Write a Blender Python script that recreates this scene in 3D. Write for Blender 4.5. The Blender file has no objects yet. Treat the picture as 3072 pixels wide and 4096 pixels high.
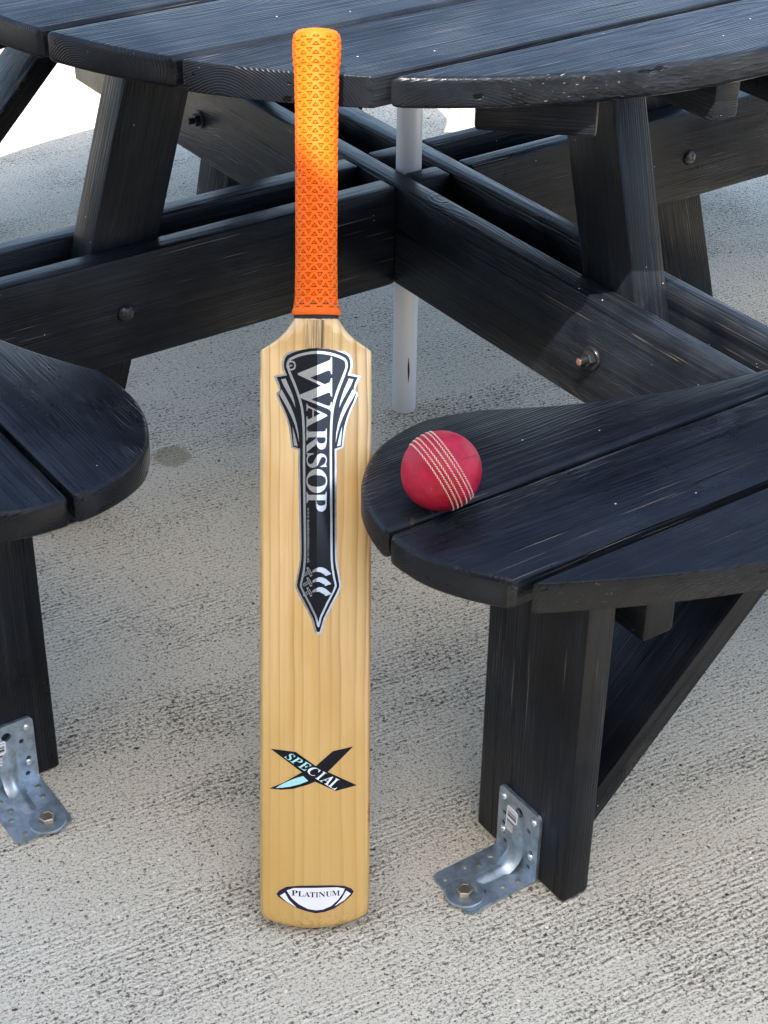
import bpy, bmesh, math, random, json
import numpy as np
from mathutils import Vector, Matrix
from mathutils.geometry import tessellate_polygon

random.seed(7)
SC = bpy.context.scene
COL = SC.collection
R = math.radians

# ------------------------------------------------------------------ camera
CAM_POS = Vector((-1.4028, -1.9513, 1.3586))
YAW, PITCH, ROLL = 0.6117, 0.5760, 0.0143
fwd = Vector((math.sin(YAW)*math.cos(PITCH), math.cos(YAW)*math.cos(PITCH), -math.sin(PITCH)))
rgt0 = Vector((math.cos(YAW), -math.sin(YAW), 0))
up0 = rgt0.cross(fwd)
rgt = rgt0*math.cos(ROLL) + up0*math.sin(ROLL)
upv = -rgt0*math.sin(ROLL) + up0*math.cos(ROLL)
cam_d = bpy.data.cameras.new('camera')
cam = bpy.data.objects.new('camera', cam_d)
COL.objects.link(cam)
cam_d.sensor_fit = 'HORIZONTAL'
cam_d.sensor_width = 36.0
cam_d.lens = 36.0*7048.5/3072
cam_d.clip_end = 500
m3 = Matrix((rgt, upv, -fwd)).transposed()
cam.matrix_world = Matrix.Translation(CAM_POS) @ m3.to_4x4()
SC.camera = cam

# ------------------------------------------------------------------ sky, sun, exposure
SUN_EL, SUN_AZ = R(56), R(44)            # direction the light travels, azimuth from +Y towards +X
world = bpy.data.worlds.new('World')
SC.world = world
world.use_nodes = True
wt = world.node_tree
wt.nodes.clear()
wo = wt.nodes.new('ShaderNodeOutputWorld')
wb = wt.nodes.new('ShaderNodeBackground')
sky = wt.nodes.new('ShaderNodeTexSky')
sky.sky_type = 'NISHITA'
sky.sun_disc = False
sky.sun_elevation = SUN_EL
sky.sun_rotation = SUN_AZ + math.pi
sky.air_density = 1.0
sky.dust_density = 2.4
sky.ozone_density = 1.0
wb.inputs['Strength'].default_value = 0.15
wt.links.new(sky.outputs[0], wb.inputs['Color'])
wt.links.new(wb.outputs[0], wo.inputs['Surface'])
sun_d = bpy.data.lights.new('sun', 'SUN')
sun_d.energy = 3.1
sun_d.angle = R(0.53)
sun_d.color = (1.0, 0.95, 0.88)
sun = bpy.data.objects.new('sun', sun_d)
COL.objects.link(sun)
SUN_DIR = Vector((math.sin(SUN_AZ)*math.cos(SUN_EL), math.cos(SUN_AZ)*math.cos(SUN_EL), -math.sin(SUN_EL)))
sun.rotation_euler = SUN_DIR.to_track_quat('-Z', 'Y').to_euler()
sun.location = -SUN_DIR*9
SC.view_settings.view_transform = 'Standard'
SC.view_settings.look = 'None'
SC.view_settings.gamma = 1.0
SC.view_settings.use_curve_mapping = False
SC.view_settings.exposure = 2.12
SC.cycles.max_bounces = 5
SC.cycles.use_adaptive_sampling = True
SC.cycles.adaptive_threshold = 0.02
SC.cycles.use_denoising = True
SC.cycles.denoising_prefilter = 'ACCURATE'

# ------------------------------------------------------------------ node helpers
class NT:
    """small expression builder for procedural materials"""
    def __init__(self, name):
        self.mat = bpy.data.materials.new(name)
        self.mat.use_nodes = True
        self.t = self.mat.node_tree
        self.t.nodes.clear()
        self.out = self.t.nodes.new('ShaderNodeOutputMaterial')
        self.bsdf = self.t.nodes.new('ShaderNodeBsdfPrincipled')
        self.t.links.new(self.bsdf.outputs[0], self.out.inputs['Surface'])
    def put(self, sock, v):
        if isinstance(v, bpy.types.NodeSocket):
            self.t.links.new(v, sock)
        elif v is not None:
            if hasattr(sock.default_value, '__len__') and not hasattr(v, '__len__'):
                v = (v,)*len(sock.default_value)
            if hasattr(v, '__len__') and len(sock.default_value) == 4 and len(v) == 3:
                v = (*v, 1)
            sock.default_value = v
    def node(self, kind, **props):
        n = self.t.nodes.new(kind)
        for k, v in props.items():
            setattr(n, k, v)
        return n
    def math(self, op, a, b=None, c=None, clamp=False):
        n = self.node('ShaderNodeMath', operation=op, use_clamp=clamp)
        self.put(n.inputs[0], a); self.put(n.inputs[1], b); self.put(n.inputs[2], c)
        return n.outputs[0]
    def vmath(self, op, a, b=None):
        n = self.node('ShaderNodeVectorMath', operation=op)
        self.put(n.inputs[0], a); self.put(n.inputs[1], b)
        return n.outputs['Value'] if op in ('LENGTH', 'DOT_PRODUCT', 'DISTANCE') else n.outputs[0]
    def ramp(self, v, lo, hi, a=0.0, b=1.0):
        n = self.node('ShaderNodeMapRange', interpolation_type='SMOOTHSTEP', clamp=True)
        for i, x in enumerate((v, lo, hi, a, b)):
            self.put(n.inputs[i], x)
        return n.outputs[0]
    def mix(self, f, a, b):
        n = self.node('ShaderNodeMix', data_type='RGBA')
        self.put(n.inputs[0], f); self.put(n.inputs[6], a); self.put(n.inputs[7], b)
        return n.outputs[2]
    def noise(self, vec, scale=1.0, detail=2.0, rough=0.5, dist=0.0):
        n = self.node('ShaderNodeTexNoise', noise_dimensions='3D')
        self.put(n.inputs['Vector'], vec); self.put(n.inputs['Scale'], scale)
        self.put(n.inputs['Detail'], detail); self.put(n.inputs['Roughness'], rough)
        self.put(n.inputs['Distortion'], dist)
        return n.outputs[0]
    def voro(self, vec, scale, feature='F1'):
        n = self.node('ShaderNodeTexVoronoi', feature=feature)
        self.put(n.inputs['Vector'], vec); self.put(n.inputs['Scale'], scale)
        return n.outputs
    def xyz(self, v):
        n = self.node('ShaderNodeSeparateXYZ'); self.put(n.inputs[0], v)
        return n.outputs
    def vec(self, x, y, z):
        n = self.node('ShaderNodeCombineXYZ')
        for i, q in enumerate((x, y, z)):
            self.put(n.inputs[i], q)
        return n.outputs[0]
    def coord(self, which='Object'):
        return self.node('ShaderNodeTexCoord').outputs[which]
    def bump(self, h, strength=0.5, dist=0.001, normal=None):
        n = self.node('ShaderNodeBump')
        self.put(n.inputs['Height'], h); self.put(n.inputs['Strength'], strength)
        self.put(n.inputs['Distance'], dist)
        if normal is not None:
            self.put(n.inputs['Normal'], normal)
        return n.outputs[0]
    def set(self, **k):
        names = dict(color='Base Color', rough='Roughness', metal='Metallic', spec='Specular IOR Level',
                     normal='Normal', coat='Coat Weight', coatr='Coat Roughness', aniso='Anisotropic', sheen='Sheen Weight')
        for a, v in k.items():
            self.put(self.bsdf.inputs[names[a]], v)
        return self.mat

def simple(name, color, rough=0.5, metal=0.0, spec=0.5):
    return NT(name).set(color=color, rough=rough, metal=metal, spec=spec)

# ------------------------------------------------------------------ materials
def wood_black(name='black_stained_wood', wear=1.0):
    n = NT(name)
    rnd = n.node('ShaderNodeObjectInfo').outputs['Random']
    co = n.coord()
    x, y, z = n.xyz(co)
    nx_ = n.math('ABSOLUTE', n.xyz(n.coord('Normal'))[0])
    lng = n.ramp(nx_, 0.25, 0.75, 1.0, 0.0)
    ox = n.math('MULTIPLY', rnd, 31.7)
    p = n.vec(n.math('ADD', x, ox), n.math('ADD', y, n.math('MULTIPLY', rnd, 7.3)), z)
    def st(a, b):                                   # stretched along the grain
        return n.vmath('MULTIPLY', p, (a, b, b))
    warp = n.noise(st(2.2, 7.0), 1.0, 1.5)
    w2 = n.math('MULTIPLY', n.math('SUBTRACT', warp, 0.5), 0.055)
    y0 = n.math('MULTIPLY', n.math('SUBTRACT', n.math('FRACT', n.math('MULTIPLY', rnd, 13.7)), 0.5), 0.11)
    ry = n.math('ADD', n.math('SUBTRACT', y, y0), w2)
    rz = n.math('ADD', n.math('ADD', z, 0.055), w2)
    rad = n.math('SQRT', n.math('ADD', n.math('MULTIPLY', ry, ry), n.math('MULTIPLY', rz, rz)))
    rad = n.math('ADD', rad, n.math('MULTIPLY', n.noise(st(1.0, 30.0), 1.0, 0.0), 0.006))
    ring = n.math('ADD', n.math('MULTIPLY', n.math('SINE', n.math('MULTIPLY', rad, 2300.0)), 0.5), 0.5)
    ring = n.math('MULTIPLY', n.math('POWER', ring, 2.0), n.ramp(n.noise(p, 7.0, 2.0), 0.38, 0.62, 0.15, 1.0))
    fine = n.noise(st(6.0, 480.0), 1.0, 1.0)
    mid = n.noise(st(3.0, 110.0), 1.0, 2.0, 0.6)
    crack = n.ramp(n.noise(st(1.6, 75.0), 1.0, 3.0, 0.55), 0.67, 0.70)
    cloud = n.noise(p, 9.0, 4.0, 0.6)
    blot = n.noise(p, 22.0, 3.0, 0.6)
    col = n.mix(n.ramp(cloud, 0.3, 0.72), (0.0034, 0.0044, 0.0066), (0.0100, 0.0122, 0.0160))
    col = n.mix(n.math('MULTIPLY', n.ramp(mid, 0.52, 0.75), n.math('MULTIPLY', lng, 0.6)), col, (0.0150, 0.0170, 0.0205))
    col = n.mix(n.math('MULTIPLY', n.math('MULTIPLY', n.ramp(fine, 0.52, 0.70), n.math('MULTIPLY', lng, n.ramp(cloud, 0.42, 0.64))), 0.5), col, (0.030, 0.034, 0.041))
    col = n.mix(n.math('MULTIPLY', n.ramp(mid, 0.30, 0.46, 1.0, 0.0), n.math('MULTIPLY', lng, 0.7)), col, (0.0015, 0.0018, 0.0026))
    col = n.mix(n.math('MULTIPLY', n.ramp(blot, 0.55, 0.75), 0.35), col, (0.014, 0.0135, 0.013))
    col = n.mix(crack, col, (0.0015, 0.0015, 0.0015))
    # worn streaks along the grain, bare wood showing
    scr = n.math('MULTIPLY', n.ramp(n.noise(st(7.0, 420.0), 1.0, 1.0), 0.70, 0.74),
                 n.ramp(n.noise(p, 5.5, 2.0), 0.46, 0.60))
    col = n.mix(n.math('MULTIPLY', n.math('MULTIPLY', scr, lng), 0.5*wear), col, (0.24, 0.19, 0.14))
    # chipped arrises
    ar = n.node('ShaderNodeAttribute', attribute_name='arris').outputs['Fac']
    chip = n.math('MULTIPLY', ar, n.math('MULTIPLY', n.ramp(n.noise(p, 110.0, 3.0, 0.65), 0.56, 0.61), n.ramp(n.noise(p, 3.5, 2.0), 0.62, 0.69)))
    col = n.mix(n.math('MULTIPLY', chip, 0.9*wear), col, (0.13, 0.075, 0.035))
    # knots
    vk = n.voro(n.vmath('MULTIPLY', p, (4.0, 6.5, 6.5)), 1.0)
    kd = n.math('ADD', vk['Distance'], n.math('MULTIPLY', n.math('SUBTRACT', cloud, 0.5), 0.08))
    knot = n.math('MULTIPLY', n.ramp(kd, 0.07, 0.10, 1.0, 0.0), n.math('GREATER_THAN', n.xyz(vk['Color'])[2], 0.35))
    kr = n.math('MULTIPLY', n.math('SINE', n.math('MULTIPLY', kd, 260.0)), n.math('MULTIPLY', n.ramp(kd, 0.05, 0.17, 1.0, 0.0), n.math('GREATER_THAN', n.xyz(vk['Color'])[2], 0.35)))
    col = n.mix(n.math('MULTIPLY', knot, 0.6), col, (0.020, 0.019, 0.018))
    # dust specks
    v = n.voro(co, 75.0)
    sp = n.math('MULTIPLY', n.math('LESS_THAN', v['Distance'], n.math('MULTIPLY', n.xyz(v['Color'])[1], 0.085)),
                n.math('GREATER_THAN', n.xyz(v['Color'])[0], 0.84))
    col = n.mix(sp, col, (0.50, 0.50, 0.48))
    rough = n.math('ADD', n.math('ADD', 0.20, n.math('MULTIPLY', blot, 0.22)), n.math('MULTIPLY', n.math('SUBTRACT', n.math('FRACT', n.math('MULTIPLY', rnd, 5.3)), 0.3), 0.12))
    h = n.math('ADD', n.math('MULTIPLY', ring, n.math('ADD', 0.35, n.math('MULTIPLY', n.math('SUBTRACT', 1.0, lng), 0.25))), n.math('MULTIPLY', n.math('MULTIPLY', fine, lng), 0.8))
    h = n.math('ADD', h, n.math('MULTIPLY', n.math('MULTIPLY', mid, n.math('ADD', 0.15, n.math('MULTIPLY', lng, 0.85))), 1.2))
    h = n.math('SUBTRACT', h, n.math('MULTIPLY', crack, 2.4))
    h = n.math('ADD', h, n.math('MULTIPLY', kr, 0.6))
    return n.set(color=col, rough=rough, spec=0.17, normal=n.bump(h, 0.6, 0.0011))

def concrete():
    n = NT('broom_finished_concrete')
    co = n.coord()
    mp = n.node('ShaderNodeMapping')
    mp.inputs['Rotation'].default_value = (0, 0, R(6))
    n.put(mp.inputs['Vector'], co)
    p = mp.outputs[0]
    def st(a, b):
        return n.vmath('MULTIPLY', p, (a, b, 1.0))
    x, y, z = n.xyz(p)
    big = n.noise(p, 2.3, 3.0, 0.6)
    med = n.noise(p, 12.0, 3.0, 0.65)
    band = n.noise(st(1.8, 10.0), 1.0, 2.0, 0.6)              # broom passes, heavier and lighter
    wob = n.noise(st(14.0, 40.0), 1.0, 1.0)
    wob2 = n.noise(st(60.0, 150.0), 1.0, 1.0)
    yy = n.math('ADD', y, n.math('ADD', n.math('MULTIPLY', wob, 0.012), n.math('MULTIPLY', wob2, 0.0060)))
    ridge = n.math('ADD', n.math('MULTIPLY', n.math('SINE', n.math('MULTIPLY', yy, 2*math.pi/0.0074)), 0.5), 0.5)
    amp = n.ramp(n.math('ADD', n.math('MULTIPLY', band, 0.7), n.math('MULTIPLY', med, 0.3)), 0.40, 0.60, 0.15, 1.0)
    groove = n.math('MULTIPLY', n.math('SUBTRACT', 1.0, ridge), amp)
    grit = n.noise(st(260.0, 360.0), 1.0, 2.0, 0.65)
    crumb = n.noise(st(150.0, 205.0), 1.0, 2.0, 0.65)
    fine = n.noise(p, 560.0, 1.0, 0.6)
    dirty = n.ramp(n.math('ADD', n.math('MULTIPLY', n.noise(p, 4.5, 2.0, 0.6), 0.6), n.math('MULTIPLY', band, 0.4)), 0.44, 0.66)
    pit = n.ramp(n.math('ADD', grit, n.math('ADD', n.math('MULTIPLY', groove, 0.05), n.math('MULTIPLY', dirty, 0.055))), 0.575, 0.625)
    pit2 = n.ramp(n.math('ADD', crumb, n.math('ADD', n.math('MULTIPLY', groove, 0.06), n.math('MULTIPLY', dirty, 0.065))), 0.655, 0.68)
    pale = (0.773, 0.714, 0.562)
    col = n.mix(n.ramp(big, 0.3, 0.7), (0.527, 0.475, 0.362), (0.586, 0.537, 0.419))
    col = n.mix(n.math('MULTIPLY', dirty, 0.22), col, (0.394, 0.347, 0.254))
    col = n.mix(n.math('MULTIPLY', n.math('MULTIPLY', n.math('POWER', ridge, 5.0), amp), 0.6), col, pale)
    col = n.mix(n.math('MULTIPLY', n.ramp(grit, 0.25, 0.46, 1.0, 0.0), 0.45), col, pale)
    col = n.mix(n.math('MULTIPLY', n.ramp(fine, 0.53, 0.62), 0.38), col, (0.236, 0.207, 0.149))
    col = n.mix(n.math('MULTIPLY', pit, 0.74), col, (0.163, 0.140, 0.099))
    col = n.mix(n.math('MULTIPLY', pit2, 0.85), col, (0.059, 0.049, 0.034))
    # dark and coloured aggregate grains, fine and coarse
    pw = n.vmath('ADD', p, n.vmath('MULTIPLY', n.vec(wob2, grit, 0.0), (0.004, 0.004, 0.000)))
    for scl, gate, size in ((235.0, 0.62, 0.26), (100.0, 0.80, 0.17)):
        v = n.voro(pw, scl)
        vc = n.xyz(v['Color'])
        gt = n.math('SUBTRACT', gate, n.math('MULTIPLY', n.math('ADD', groove, dirty), 0.16))
        rs = n.math('MULTIPLY', vc[2], size)
        g = n.math('MULTIPLY', n.ramp(v['Distance'], rs, n.math('ADD', rs, 0.05), 1.0, 0.0), n.math('GREATER_THAN', vc[0], gt))
        gc = n.mix(n.math('GREATER_THAN', vc[1], 0.86), n.mix(vc[1], (0.039, 0.033, 0.025), (0.148, 0.103, 0.063)), (0.788, 0.719, 0.540))
        col = n.mix(n.math('MULTIPLY', g, 0.85), col, gc)
    # brown damp stain beside the left bench, pale smear behind it
    d = n.vmath('SUBTRACT', co, (-0.377, 0.060, 0.0))
    dx, dy, dz = n.xyz(d)
    a = n.math('ADD', n.math('MULTIPLY', dx, 0.83), n.math('MULTIPLY', dy, -0.56))
    b = n.math('ADD', n.math('MULTIPLY', dx, 0.56), n.math('MULTIPLY', dy, 0.83))
    rr = n.math('SQRT', n.math('ADD', n.math('POWER', n.math('ABSOLUTE', n.math('DIVIDE', a, 0.028)), 2.0), n.math('POWER', n.math('ABSOLUTE', n.math('DIVIDE', b, 0.030)), 2.0)))
    rr = n.math('ADD', rr, n.math('MULTIPLY', n.math('SUBTRACT', n.noise(p, 60.0, 2.0), 0.5), 0.5))
    stain = n.ramp(rr, 0.85, 1.1, 1.0, 0.0)
    col = n.mix(n.math('MULTIPLY', stain, 0.62), col, (0.21, 0.17, 0.085))
    h = n.math('ADD', n.math('MULTIPLY', n.math('MULTIPLY', ridge, amp), 0.30), n.math('MULTIPLY', grit, -0.55))
    h = n.math('SUBTRACT', h, n.math('MULTIPLY', crumb, 0.7))
    return n.set(color=col, rough=0.9, spec=0.25, normal=n.bump(h, 0.9, 0.0040))

def willow():
    n = NT('varnished_willow')
    co = n.coord()
    x, y, z = n.xyz(co)
    wob = n.noise(n.vmath('MULTIPLY', co, (9.0, 4.5, 0.0)), 1.0, 2.0)
    xx = n.math('ADD', x, n.math('MULTIPLY', n.math('SUBTRACT', wob, 0.5), 0.0105))
    xx = n.math('ADD', xx, n.math('MULTIPLY', n.noise(n.vec(n.math('MULTIPLY', x, 70.0), 0.3, 0.0), 1.0, 1.0), 0.020))
    ph = n.math('FRACT', n.math('MULTIPLY', xx, 1/0.0125))
    line = n.math('ADD', n.math('MULTIPLY', n.math('POWER', ph, 8.0), 0.85), n.math('MULTIPLY', n.math('POWER', ph, 2.0), 0.30))                            # growth-ring lines, sharp on one side
    line = n.math('MULTIPLY', line, n.ramp(n.math('SUBTRACT', 1.0, ph), 0.0, 0.05))
    soft = n.noise(n.vmath('MULTIPLY', co, (120.0, 2.5, 1.0)), 1.0, 3.0)
    fib = n.noise(n.vmath('MULTIPLY', co, (900.0, 18.0, 10.0)), 1.0, 2.0)
    cl = n.noise(n.vmath('MULTIPLY', co, (14.0, 6.0, 1.0)), 1.0, 3.0)
    col = n.mix(n.ramp(soft, 0.3, 0.7), (0.65, 0.435, 0.185), (0.77, 0.55, 0.275))
    col = n.mix(n.math('MULTIPLY', n.ramp(cl, 0.40, 0.68), 0.7), col, (0.53, 0.31, 0.09))
    col = n.mix(n.math('MULTIPLY', n.math('MULTIPLY', line, n.ramp(n.noise(n.vmath('MULTIPLY', co, (45.0, 3.0, 0.0)), 1.0, 1.0), 0.35, 0.6, 0.45, 1.0)), 0.95), col, (0.30, 0.15, 0.04))
    col = n.mix(n.math('MULTIPLY', n.ramp(fib, 0.5, 0.75), 0.30), col, (0.42, 0.24, 0.08))
    # lower blade colour darkened to stand in for the weaker light there
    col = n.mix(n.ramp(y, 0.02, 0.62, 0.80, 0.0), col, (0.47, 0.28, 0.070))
    red = n.math('MULTIPLY', n.ramp(n.math('ABSOLUTE', n.math('SUBTRACT', y, 0.118)), 0.006, 0.016, 1.0, 0.0), n.ramp(n.math('ADD', x, n.math('MULTIPLY', n.noise(co, 220.0, 2.0), 0.004)), 0.0555, 0.0572))
    col = n.mix(n.math('MULTIPLY', red, 0.8), col, (0.22, 0.02, 0.012))
    scuff = n.math('MULTIPLY', n.ramp(y, 0.0, 0.022, 1.0, 0.0), n.ramp(n.noise(co, 160.0, 3.0, 0.7), 0.46, 0.62))
    col = n.mix(n.math('MULTIPLY', scuff, 0.6), col, (0.22, 0.13, 0.05))
    edge = n.math('MULTIPLY', n.ramp(n.math('ABSOLUTE', x), 0.0535, 0.0563), n.ramp(n.noise(n.vmath('MULTIPLY', co, (60.0, 22.0, 60.0)), 1.0, 3.0, 0.6), 0.45, 0.62))
    col = n.mix(n.math('MULTIPLY', edge, 0.55), col, (0.30, 0.15, 0.06))
    return n.set(color=col, rough=0.36, spec=0.45, coat=0.25, coatr=0.16, normal=n.bump(n.math('ADD', fib, n.math('MULTIPLY', line, 0.5)), 0.1, 0.0004))

def cane():
    n = NT('cane_handle_splice')
    co = n.coord()
    s = n.noise(n.vmath('MULTIPLY', co, (950.0, 22.0, 1.0)), 1.0, 3.0, 0.6)
    x = n.xyz(co)[0]
    col = n.mix(n.ramp(s, 0.35, 0.68), (0.58, 0.41, 0.20), (0.22, 0.13, 0.055))
    seam = n.ramp(n.math('ABSOLUTE', n.math('SUBTRACT', x, 0.0048)), 0.0004, 0.0018, 1.0, 0.0)
    col = n.mix(n.math('MULTIPLY', seam, 0.85), col, (0.05, 0.022, 0.02))
    return n.set(color=col, rough=0.4)

def leather():
    n = NT('scuffed_red_leather')
    co = n.coord()
    c1 = n.noise(co, 45.0, 4.0, 0.6)
    c2 = n.noise(co, 300.0, 3.0, 0.6)
    col = n.mix(n.ramp(c1, 0.35, 0.7), (0.29, 0.003, 0.016), (0.40, 0.007, 0.040))
    col = n.mix(n.math('MULTIPLY', n.ramp(n.noise(co, 70.0, 3.0, 0.7), 0.64, 0.74), 0.55), col, (0.20, 0.012, 0.03))
    col = n.mix(n.math('MULTIPLY', n.ramp(n.noise(n.vmath('ADD', co, (3.1, 0, 0)), 110.0, 3.0, 0.7), 0.68, 0.76), 0.5), col, (0.62, 0.22, 0.24))
    h = n.math('ADD', n.math('MULTIPLY', n.noise(co, 28.0, 2.0), 6.0), n.math('MULTIPLY', c2, 0.35))
    return n.set(color=col, rough=n.math('ADD', 0.36, n.math('MULTIPLY', c1, 0.28)), spec=0.32, normal=n.bump(h, 0.5, 0.0012))

def rubber():
    n = NT('orange_rubber_grip')
    co = n.coord()
    c = n.noise(co, 60.0, 3.0)
    col = n.mix(c, (0.66, 0.098, 0.002), (0.74, 0.125, 0.003))
    return n.set(color=col, rough=0.6, spec=0.2, normal=n.bump(n.noise(co, 1500.0, 2.0), 0.15, 0.0003))

def zinc(name, base, rough=0.36):
    n = NT(name)
    co = n.coord()
    a = n.noise(co, 70.0, 4.0, 0.6)
    b = n.noise(co, 420.0, 3.0, 0.6)
    col = n.mix(n.ramp(a, 0.35, 0.7), base, tuple(q*0.62 for q in base))
    dirt = n.ramp(n.noise(co, 120.0, 4.0, 0.7), 0.60, 0.70)
    col = n.mix(n.math('MULTIPLY', dirt, 0.45), col, (0.30, 0.28, 0.24))
    met = n.math('SUBTRACT', 0.93, n.math('MULTIPLY', dirt, 0.55))
    return n.set(color=col, metal=met, rough=n.math('ADD', rough-0.08, n.math('MULTIPLY', b, 0.2)), normal=n.bump(a, 0.12, 0.0006))

def barcode():
    n = NT('printed_barcode_label')
    x, y, z = n.xyz(n.coord())
    cell = n.math('FLOOR', n.math('MULTIPLY', z, 1900.0))
    w = n.node('ShaderNodeTexWhiteNoise', noise_dimensions='1D')
    n.put(w.inputs['W'], cell)
    bar = n.math('GREATER_THAN', w.outputs['Value'], 0.46)
    iny = n.math('MULTIPLY', n.math('LESS_THAN', n.math('ABSOLUTE', y), 0.0072), n.math('LESS_THAN', n.math('ABSOLUTE', z), 0.0142))
    gap = n.math('GREATER_THAN', n.math('ABSOLUTE', n.math('SUBTRACT', z, 0.0005)), 0.0011)
    m = n.math('MULTIPLY', n.math('MULTIPLY', bar, iny), gap)
    return n.set(color=n.mix(m, (0.78, 0.78, 0.79), (0.03, 0.03, 0.035)), rough=0.4)

def tube_metal():
    n = NT('brushed_grey_aluminium')
    co = n.coord()
    a = n.noise(n.vmath('MULTIPLY', co, (30.0, 30.0, 4.0)), 1.0, 3.0)
    return n.set(color=n.mix(a, (0.56, 0.57, 0.59), (0.66, 0.67, 0.70)), metal=0.12, rough=0.42)

M = dict(
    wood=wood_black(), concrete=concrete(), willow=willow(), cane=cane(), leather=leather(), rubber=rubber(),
    zinc=zinc('blue_zinc_plate', (0.47, 0.55, 0.61), 0.45), yzinc=zinc('yellow_passivated_zinc', (0.40, 0.34, 0.24), 0.4),
    screw=simple('bright_screw_steel', (0.75, 0.77, 0.78), 0.22, 1.0), barcode=barcode(), tube=tube_metal(),
    black_metal=simple('black_painted_steel', (0.012, 0.012, 0.013), 0.3), rust=simple('rusty_thread_end', (0.13, 0.055, 0.03), 0.7),
    slot=simple('dark_slot', (0.01, 0.01, 0.01), 0.8),
    silver=simple('silver_foil', (0.74, 0.76, 0.76), 0.22, 1.0), vinyl=simple('black_gloss_vinyl', (0.006, 0.007, 0.010), 0.12),
    teal=simple('holographic_teal_foil', (0.36, 0.66, 0.64), 0.3, 0.1), pearl=simple('pearl_silver_foil', (0.70, 0.74, 0.78), 0.3, 0.15), white=simple('pearl_white_print', (0.72, 0.70, 0.72), 0.3),
    ink=simple('dark_violet_ink', (0.018, 0.012, 0.028), 0.25), thread=simple('cream_waxed_thread', (0.62, 0.46, 0.33), 0.7),
    binding=simple('navy_handle_binding', (0.010, 0.011, 0.018), 0.7), seam=simple('dark_red_seam', (0.16, 0.004, 0.018), 0.55),
    canvas=simple('blocker_canvas', (0.55, 0.50, 0.42), 0.9), blocker_post=simple('blocker_post_steel', (0.5, 0.5, 0.5), 0.5, 0.6),
)

# ------------------------------------------------------------------ mesh helpers
def link(name, me, mat=None, parent=None, mw=None, smooth=False, **props):
    o = bpy.data.objects.new(name, me)
    COL.objects.link(o)
    if mat is not None and len(me.materials) == 0:
        me.materials.append(mat)
    if smooth:
        for pl in me.polygons:
            pl.use_smooth = True
    if parent is not None:
        o.parent = parent
    if mw is not None:
        o.matrix_local = mw
    for k, v in props.items():
        o[k] = v
    return o

def empty(name, mw=None, **props):
    o = bpy.data.objects.new(name, None)
    COL.objects.link(o)
    o.empty_display_size = 0.1
    if mw is not None:
        o.matrix_world = mw
    for k, v in props.items():
        o[k] = v
    return o

def pydata(name, verts, faces):
    me = bpy.data.meshes.new(name)
    me.from_pydata([tuple(v) for v in verts], [], faces)
    me.update()
    return me

def from_bm(name, bm):
    me = bpy.data.meshes.new(name)
    bm.normal_update()
    bm.to_mesh(me)
    bm.free()
    return me

def auto_smooth(me, deg=38):
    for pl in me.polygons:
        pl.use_smooth = True
    me.set_sharp_from_angle(angle=R(deg))

def prism_bm(poly, z0, z1, bev=0.004, seg=2, bev_bottom=True):
    """extruded outline with rounded arrises"""
    bm = bmesh.new()
    a = sum(poly[i][0]*poly[(i+1) % len(poly)][1]-poly[(i+1) % len(poly)][0]*poly[i][1] for i in range(len(poly)))
    if a < 0:
        poly = poly[::-1]
    lo = [bm.verts.new((q[0], q[1], z0)) for q in poly]
    hi = [bm.verts.new((q[0], q[1], z1)) for q in poly]
    bm.faces.new(hi)
    bm.faces.new(lo[::-1])
    nn = len(poly)
    for i in range(nn):
        bm.faces.new((lo[i], lo[(i+1) % nn], hi[(i+1) % nn], hi[i]))
    bm.normal_update()
    if bev > 0:
        es = [e for e in bm.edges if len(e.link_faces) == 2 and e.calc_face_angle(0) > 0.7]
        if not bev_bottom:
            es = [e for e in es if not (e.verts[0].co.z < (z0+z1)/2 and e.verts[1].co.z < (z0+z1)/2)]
        la = bm.faces.layers.float.new('arris')
        rs = bmesh.ops.bevel(bm, geom=es, offset=bev, segments=seg, profile=0.5, affect='EDGES', clamp_overlap=True)
        for f in rs['faces']:
            f[la] = 1.0
    return bm

def box_mesh(name, lx, ly, lz, bev=0.004, seg=2):
    """board centred on the origin, grain along X"""
    bm = prism_bm([(-lx/2, -ly/2), (lx/2, -ly/2), (lx/2, ly/2), (-lx/2, ly/2)], -lz/2, lz/2, bev, seg)
    me = from_bm(name, bm)
    auto_smooth(me, 40)
    return me

def frame(origin, xaxis, zaxis):
    x = Vector(xaxis).normalized()
    z = Vector(zaxis)
    z = (z - x*z.dot(x)).normalized()
    y = z.cross(x)
    return Matrix.Translation(Vector(origin)) @ Matrix((x, y, z)).transposed().to_4x4()

def lathe(name, prof, seg=24, cap0=True, cap1=True):
    """profile of (radius, z) turned about Z"""
    vs, fs = [], []
    for r, z in prof:
        for k in range(seg):
            a = 2*math.pi*k/seg
            vs.append((r*math.cos(a), r*math.sin(a), z))
    for i in range(len(prof)-1):
        for k in range(seg):
            k2 = (k+1) % seg
            fs.append((i*seg+k, i*seg+k2, (i+1)*seg+k2, (i+1)*seg+k))
    if cap0:
        fs.append(tuple(range(seg))[::-1])
    if cap1:
        fs.append(tuple((len(prof)-1)*seg+k for k in range(seg)))
    me = pydata(name, vs, fs)
    auto_smooth(me, 35)
    return me

def clip_y(poly, ylo, yhi):
    def half(pts, c, s):
        out = []
        for i in range(len(pts)):
            a, b = pts[i], pts[(i+1) % len(pts)]
            da, db = s*(a[1]-c), s*(b[1]-c)
            if da >= 0:
                out.append(a)
            if da*db < 0:
                t = da/(da-db)
                out.append((a[0]+t*(b[0]-a[0]), a[1]+t*(b[1]-a[1])))
        return out
    return half(half(poly, ylo, 1), yhi, -1)
RZ = lambda a: Matrix.Rotation(a, 4, 'Z')

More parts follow.
